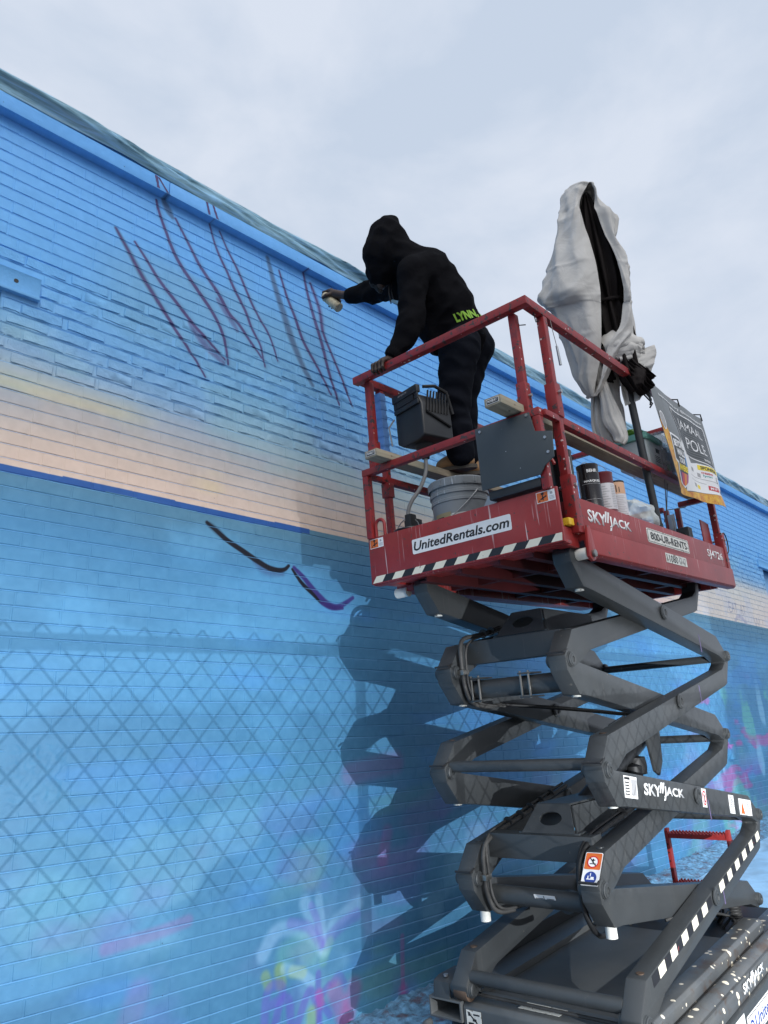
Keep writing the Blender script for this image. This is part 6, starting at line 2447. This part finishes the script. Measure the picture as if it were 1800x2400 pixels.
# ------------------------------------------------------------------ the painter
def sdf_mesh(prims, h, k, cuts=()):
    """blend tapered capsules into one skin (smooth union, surface nets)"""
    pts, rs = [], []
    for a, b_, ra, rb in prims:
        pts += [a, b_]
        rs += [ra, rb]
    pts, rs = np.array(pts, float), np.array(rs, float)
    lo = (pts - rs[:, None]).min(0) - 4 * h
    hi = (pts + rs[:, None]).max(0) + 4 * h
    n = np.ceil((hi - lo) / h).astype(int) + 1
    F = np.full(n, 1.0, np.float32)
    axs = [lo[i] + h * np.arange(n[i]) for i in range(3)]

    def seg(a, b_, ra, rb, m, fn):
        a, b_ = np.array(a, float), np.array(b_, float)
        l = np.minimum(a - ra, b_ - rb) - m
        u = np.maximum(a + ra, b_ + rb) + m
        i0 = np.clip(np.floor((l - lo) / h).astype(int), 0, n - 1)
        i1 = np.clip(np.ceil((u - lo) / h).astype(int) + 1, 1, n)
        sl = tuple(slice(p, q) for p, q in zip(i0, i1))
        X = axs[0][sl[0]][:, None, None] - a[0]
        Y = axs[1][sl[1]][None, :, None] - a[1]
        Z = axs[2][sl[2]][None, None, :] - a[2]
        d = b_ - a
        L2 = max(d @ d, 1e-9)
        t = np.clip((X * d[0] + Y * d[1] + Z * d[2]) / L2, 0, 1)
        D = np.sqrt((X - t * d[0]) ** 2 + (Y - t * d[1]) ** 2 + (Z - t * d[2]) ** 2) - (ra + (rb - ra) * t)
        F[sl] = fn(F[sl], D.astype(np.float32))

    def smin(f, g):
        hh = np.clip(.5 + .5 * (f - g) / k, 0, 1)
        return f * (1 - hh) + g * hh - k * hh * (1 - hh)
    for p in prims:
        seg(*p, k + 3 * h, smin)
    for p in cuts:
        seg(*p, 3 * h, lambda f, g: np.maximum(f, -g))
    I = F < 0
    c = [I[x:n[0] - 1 + x, y:n[1] - 1 + y, z:n[2] - 1 + z] for x in (0, 1) for y in (0, 1) for z in (0, 1)]
    s = sum(a.astype(np.int8) for a in c)
    act = (s > 0) & (s < 8)
    idx = np.argwhere(act)
    vid = np.full(act.shape, -1, np.int64)
    vid[act] = np.arange(len(idx))
    acc = np.zeros((len(idx), 3))
    cnt = np.zeros(len(idx))
    offs = [(x, y, z) for x in (0, 1) for y in (0, 1) for z in (0, 1)]
    vals = {o: F[idx[:, 0] + o[0], idx[:, 1] + o[1], idx[:, 2] + o[2]] for o in offs}
    for o in offs:
        for ax_ in range(3):
            if o[ax_] == 0:
                o2 = list(o)
                o2[ax_] = 1
                o2 = tuple(o2)
                a, b_ = vals[o], vals[o2]
                m = (a < 0) != (b_ < 0)
                t = np.where(m, a / np.where(m, a - b_, 1), 0)
                p = np.array(o, float)[None, :].repeat(len(idx), 0)
                p[:, ax_] += t
                acc[m] += p[m]
                cnt[m] += 1
    V = lo + h * (idx + acc / np.maximum(cnt, 1)[:, None])
    faces = []
    for ax_ in range(3):
        o1, o2 = (ax_ + 1) % 3, (ax_ + 2) % 3
        sl0 = [slice(None)] * 3
        sl1 = [slice(None)] * 3
        sl0[ax_], sl1[ax_] = slice(0, -1), slice(1, None)
        ch = I[tuple(sl0)] != I[tuple(sl1)]
        e = np.argwhere(ch)
        e = e[(e[:, o1] > 0) & (e[:, o2] > 0) & (e[:, o1] < n[o1] - 1) & (e[:, o2] < n[o2] - 1)]
        q = []
        for d1, d2 in ((1, 1), (0, 1), (0, 0), (1, 0)):
            g = e.copy()
            g[:, o1] -= d1
            g[:, o2] -= d2
            q.append(vid[g[:, 0], g[:, 1], g[:, 2]])
        q = np.stack(q, 1)
        ins = I[e[:, 0], e[:, 1], e[:, 2]]
        q = np.where(ins[:, None], q, q[:, ::-1])
        faces.append(q)
    Fc = np.concatenate(faces)
    Fc = Fc[(Fc >= 0).all(1)]
    me = bpy.data.meshes.new("skin")
    me.from_pydata(V.tolist(), [], Fc.tolist())
    me.update()
    return me


def wrinkle(me, fn):
    co = np.empty(len(me.vertices) * 3, np.float32)
    no = np.empty(len(me.vertices) * 3, np.float32)
    me.vertices.foreach_get('co', co)
    me.vertices.foreach_get('normal', no)
    co, no = co.reshape(-1, 3), no.reshape(-1, 3)
    d = np.array([fn(Vector(p)) for p in co], np.float32)
    co += no * d[:, None]
    me.vertices.foreach_set('co', co.ravel())
    me.update()


def skin_obj(name, me, mat, parent):
    me.materials.append(mat)
    me.polygons.foreach_set('use_smooth', [True] * len(me.polygons))
    return link(bpy.data.objects.new(name, me), parent)


man = empty("person", "person in a black hooded sweatshirt leaning over the rail and spraying the wall", "person", LM @ Matrix.Translation((0, 0, 0)))
V3 = Vector
J = dict(H0=(0.110, 0.880, 2.121), H1=(0.120, 0.891, 2.068), H2=(0.119, 0.927, 1.946), H3=(0.123, 0.962, 1.851), H4=(0.132, 0.980, 1.783), Hb=(0.189, 0.863, 1.975), T0=(0.209, 0.823, 1.900), T1=(0.310, 0.767, 1.822), T2=(0.412, 0.734, 1.648), T3=(0.499, 0.714, 1.487), T4=(0.444, 0.779, 1.411),
         sN=(0.139, 0.743, 1.749), eN=(0.127, 0.787, 1.450), e2N=(0.098, 0.812, 1.357), wN=(0.054, 0.883, 1.239), sF=(0.313, 0.971, 1.865), eF=(0.318, 1.201, 1.920), wF=(0.312, 1.378, 1.976), w2F=(0.307, 1.425, 1.996), hF=(0.296, 1.502, 2.034), canT=(0.283, 1.598, 2.074), canB=(0.315, 1.489, 1.935), canM=(0.299, 1.543, 2.004),
         hipN=(0.458, 0.697, 1.376), kneeN=(0.476, 0.789, 1.067), shinN=(0.515, 0.815, 0.897), ankN=(0.558, 0.841, 0.750), hipF=(0.636, 0.713, 1.444), kneeF=(0.641, 0.834, 1.143), ankF=(0.700, 0.900, 0.760))
J = {k: V3(v) for k, v in J.items()}
UPP = J['T1'] - J['T3']


def P(a, b_, ra, rb):
    return (tuple(a), tuple(b_), ra, rb)


# body: one skin from boots to brow, hands included
body = [P(J['T3'], J['T2'], .105, .115), P(J['T2'], J['T1'], .115, .125), P(J['T1'], J['T0'], .12, .07), P(J['T0'], J['H2'], .058, .062),
        P(J['H2'] + V3((0, 0, .05)), J['H3'] + V3((0, .01, .02)), .088, .068), P(J['H3'] + V3((-.01, .04, .0)), J['H4'] + V3((.0, .0, .0)), .04, .030),
        P(J['H3'] + V3((-.01, .088, .055)), J['H3'] + V3((-.005, .090, .02)), .011, .015),
        P(J['sN'], J['eN'], .055, .046), P(J['eN'], J['e2N'], .046, .042), P(J['e2N'], J['wN'], .040, .028),
        P(J['sF'], J['eF'], .055, .045), P(J['eF'], J['w2F'], .042, .027),
        P(J['T1'], J['sN'], .09, .06), P(J['T1'], J['sF'], .09, .06),
        P(J['hipN'], J['kneeN'], .08, .055), P(J['kneeN'], J['ankN'], .052, .04), P(J['hipF'], J['kneeF'], .08, .055), P(J['kneeF'], J['ankF'], .052, .04),
        P(J['T3'], J['hipN'], .10, .085), P(J['T3'], J['hipF'], .10, .085)]
# hand closed on the rail
palm = V3((0.008, 0.917, 1.214))
body += [P(J['wN'], palm, .027, .026), P(palm + V3((.0, -.026, .0)), palm + V3((0, .026, 0)), .021, .020)]
for i, yy in enumerate((-.038, -.0135, .011, .0355)):
    L_ = (.9, 1.0, .97, .82)[i]
    k0 = palm + V3((-.006, yy, .006))
    k1 = V3((-.034 - .004 * L_, k0.y + .002, 1.196))
    k2 = V3((-.037 - .002 * L_, k0.y + .006, 1.196 - .040 * L_))
    k3 = V3((-.016, k0.y + .009, 1.196 - .052 * L_))
    body += [P(k0, k1, .0112, .0104), P(k1, k2, .0100, .0094), P(k2, k3, .0092, .0082)]
body += [P(palm + V3((.02, -.02, -.004)), (.038, .932, 1.190), .0145, .0125), P((.038, .932, 1.190), (.032, .956, 1.163), .012, .0102)]
# hand round the spray can
ca = (J['canT'] - J['canB']).normalized()
n1 = (J['hF'] - J['canM'])
n1 = (n1 - ca * n1.dot(ca)).normalized()
n2 = ca.cross(n1)
RC = .033
pc = J['canM'] + n1 * (RC + .018) + ca * .012
body += [P(J['w2F'], pc, .026, .027), P(pc - ca * .024, pc + ca * .028, .021, .021)]


def around(ang, t, rr):
    return J['canM'] + ca * t + (n1 * math.cos(ang) + n2 * math.sin(ang)) * rr


for i, t in enumerate((-.034, -.012, .011)):
    s = (.85, .97, 1.0)[i]
    q = [around(R(a) * s, t, RC + .0115) for a in (18, 62, 105, 150)]
    body += [P(q[0], q[1], .0125, .0115), P(q[1], q[2], .0112, .0104), P(q[2], q[3], .010, .0088)]
tip = J['canT'] + ca * .008
body += [P(around(R(25), .034, RC + .012), around(R(15), .070, RC + .012), .0125, .0115), P(around(R(15), .070, RC + .012), tip + n1 * .012, .011, .0088)]
q = [around(R(a), .014 + .012 * k_, RC + .012) for k_, a in enumerate((-25, -62, -98))]
body += [P(q[0], q[1], .0145, .0125), P(q[1], q[2], .012, .010)]
me = sdf_mesh(body, .0052, .0055)
skin_obj("body", me, SKIN, man)
# beard under the jaw
bp = [P(J['H4'] + V3((-.01, .02, .02)), J['H4'] + V3((.006, .012, -.035)), .036, .014), P(J['H4'] + V3((-.02, .03, .03)), J['H4'] + V3((.02, -.01, .02)), .03, .026)]
me = sdf_mesh(bp, .006, .012)
wrinkle(me, lambda p: .006 * mnoise.noise(p * 60))
skin_obj("beard", me, BEARD, man)
# hooded sweatshirt
FACE = V3((.20, .85, -.20)).normalized()
hood = [P(J['H0'] + V3((.010, -.010, .010)), J['H1'] + V3((.004, .004, -.03)), .066, .113), P(J['H1'] + V3((.004, .004, -.03)), J['H2'], .113, .118), P(J['H2'], J['H3'] + V3((0, 0, .01)), .118, .090), P(J['H3'] + V3((0, 0, .01)), J['H4'] + V3((.004, -.004, .030)), .092, .050),
        P(J['H1'] + V3((.05, -.01, -.08)), J['T0'], .10, .10), P(J['H2'] + V3((.04, -.02, 0)), J['T0'], .10, .10)]
torso = [P(J['T0'], J['T1'], .100, .150), P(J['T1'], J['T2'], .155, .163), P(J['T2'], J['T3'], .163, .150), P(J['T3'], J['T3'] + (J['T3'] - J['T2']) * .18, .150, .148), P(J['T2'] + V3((-.04, .05, -.02)), J['T4'] + V3((-.03, .02, .04)), .13, .105)]
slN = [P(J['T1'] + V3((-.04, -.03, 0)), J['sN'], .115, .086), P(J['sN'], J['eN'], .086, .076), P(J['eN'], J['e2N'], .074, .066), P(J['e2N'], J['wN'] + V3((.004, -.008, .022)), .064, .044)]
slF = [P(J['T1'] + V3((0, .08, .03)), J['sF'], .12, .095), P(J['sF'], J['eF'], .090, .070), P(J['eF'], J['wF'] + V3((0, -.03, -.01)), .070, .052), P(J['wF'] + V3((0, -.03, -.01)), J['wF'] + V3((0, .01, .0)), .054, .043)]
cutf = [P(J['H2'] + FACE * .14, J['H3'] + FACE * .13, .080, .070)]
me = sdf_mesh(hood + torso + slN + slF, .0095, .028, cutf)


def cloth_fold(p):
    a = mnoise.noise((p.x * 9 + p.z * 5, p.y * 9 - p.z * 4, p.z * 13)) * .010
    b_ = abs(mnoise.noise((p.x * 10 - p.z * 6, p.y * 10, p.z * 7 + p.x * 4))) * .024
    c = mnoise.noise(p * 28) * .0012
    cuffs = .0
    return a - b_ + c + .004


wrinkle(me, cloth_fold)
hoodie = skin_obj("sweatshirt", me, HOODIE, man)
tree = BVHTree.FromPolygons([v.co.copy() for v in me.vertices], [tuple(p.vertices) for p in me.polygons])
# ribbed cuffs and hood cord
for c0, d, r in ((J['wN'] + V3((.006, -.010, .028)), (J['wN'] - J['e2N']).normalized(), .046), (J['wF'] + V3((0, -.006, -.004)), (J['w2F'] - J['eF']).normalized(), .043)):
    bm = B()
    a_, b_ = frame_from(d)
    grid(bm, lambda u, v: c0 + d * (.05 * (u - .5)) + (a_ * math.cos(2 * math.pi * v) + b_ * math.sin(2 * math.pi * v)) * (r + .004 * math.sin(math.pi * u) + .0012 * math.cos(v * 2 * math.pi * 22)), 8, 88, closed=True)
    thicken(bm, .004)
    obj("cuff", bm, HOODIE, hoodie, smooth=60)
for dx, l in ((0, .15), (.025, .11)):
    bm = B()
    p = J['T0'] + V3((-.045 + dx, .118, -.09))
    tube(bm, [p, p + V3((.002, .01, -l * .5)), p + V3((.008, .006, -l))], .0042, 6)
    obj("hood_cord", bm, BLACK, hoodie)
# lime lettering across the lower back
VR, VD, VF = V3((0.656, -0.750, -0.084)), V3((0.144, 0.233, -0.962)), V3((0.741, 0.619, 0.261))
tx = (VR * .92 - VD * -.0 - VD * -.02).normalized()
tx = (VR * .93 - VD * .34).normalized()
ty = (VR * -.42 - VD * .86).normalized()
t0 = V3((0.378, 0.642, 1.462))
bm = text_bm("LYNN, MA", .062, .05, 0, 0, .235)
bmesh.ops.triangulate(bm, faces=bm.faces[:])
bmesh.ops.subdivide_edges(bm, edges=[e for e in bm.edges if e.calc_length() > .012], cuts=2)
kill = []
for v in bm.verts:
    p = t0 + tx * v.co.x + ty * v.co.y
    hit, nrm, _, _ = tree.ray_cast(p - VF * .5, VF)
    if hit is None:
        kill.append(v)
    else:
        v.co = hit + nrm * .0022 - VF * .001
bmesh.ops.delete(bm, geom=kill, context='VERTS')
obj("lettering", bm, LIME, hoodie, smooth=0)
# trousers
tr = [P(J['T3'] + V3((0, .0, .02)), J['hipN'], .132, .125), P(J['T3'] + V3((0, 0, .02)), J['hipF'], .132, .125), P(J['hipN'], J['kneeN'], .118, .092), P(J['kneeN'], J['shinN'], .092, .086), P(J['shinN'], J['ankN'] + V3((0, 0, .02)), .086, .080),
      P(J['hipF'], J['kneeF'], .118, .090), P(J['kneeF'], J['ankF'] + V3((0, 0, .02)), .088, .078)]
me = sdf_mesh(tr, .0105, .025)


def leg_fold(p):
    low = max(0, 1.25 - p.z)
    return mnoise.noise((p.x * 5, p.y * 5, p.z * 19)) * (.007 + .016 * low) - abs(mnoise.noise((p.x * 9 + p.z * 7, p.y * 9, p.z * 12))) * .014 + .004


wrinkle(me, leg_fold)
skin_obj("trousers", me, TROUSER, man)
# boots standing on the plank
for heel, toe_ in ((V3((0.598, 0.800, 0.677)), V3((0.520, 0.985, 0.677))), (V3((0.752, 0.842, 0.677)), V3((0.672, 1.02, 0.677)))):
    d = (toe_ - heel).normalized()
    me = sdf_mesh([P(heel + d * .03 + V3((0, 0, .05)), heel + d * .03 + V3((0, 0, .13)), .042, .050), P(heel + d * .02 + V3((0, 0, .048)), toe_ - d * .03 + V3((0, 0, .046)), .040, .040), P(heel + d * .06 + V3((0, 0, .09)), toe_ - d * .06 + V3((0, 0, .06)), .046, .040)], .008, .02)
    bt = skin_obj("boot", me, BOOT, man)
    bm = B()
    sdv = V3((-d.y, d.x, 0))
    pl = []
    for k in range(20):
        t = 2 * math.pi * k / 20
        c = heel.lerp(toe_, .5) + d * (math.cos(t) * .135) + sdv * (math.sin(t) * (.047 + .006 * math.cos(t)))
        pl.append((c.x, c.y))
    prism(bm, pl, 'z', .6765, .700)
    obj("sole", bm, SOLE, bt, smooth=40)
    bm = B()
    for k in range(4):
        p = heel + d * (.075 + .014 * k) + V3((0, 0, .155 - .016 * k))
        tube(bm, [p - sdv * .03, p + V3((0, 0, .010)), p + sdv * .03], .003, 6)
    obj("laces", bm, WHITE_WORN, bt)

# spray can in the far hand
Mc = LM @ face_matrix(J['canB'], n1, ca.cross(n1))
sc_ = empty("spray_can", "cream spray paint can held against the wall in the outstretched hand", "spray can", Mc)
Lc = (J['canT'] - J['canB']).length
bm = B()
lathe(bm, [(.029, 0), (.0325, .004), (.0325, .012), (.031, .016), (.031, Lc - .045), (.033, Lc - .042), (.033, Lc - .036), (.026, Lc - .016), (.013, Lc - .010), (.001, Lc - .010)], 28, cap=False)
bmesh.ops.holes_fill(bm, edges=[e for e in bm.edges if e.is_boundary])
obj("can_body", bm, paint("cream_can", (.42, .36, .24), .35, .25, 14, grime=(.08, .07, .06)), sc_, smooth=35)
bm = B()
lathe(bm, [(.0315, .03), (.0315, .105)], 28, cap=False)
obj("can_label", bm, paint("pale_can_label", (.50, .44, .30), .45, .35, 30), sc_, smooth=60)
bm = B()
cyl(bm, (0, 0, Lc - .010), (0, 0, Lc + .004), .008, 12)
obj("nozzle", bm, BLACK, sc_)
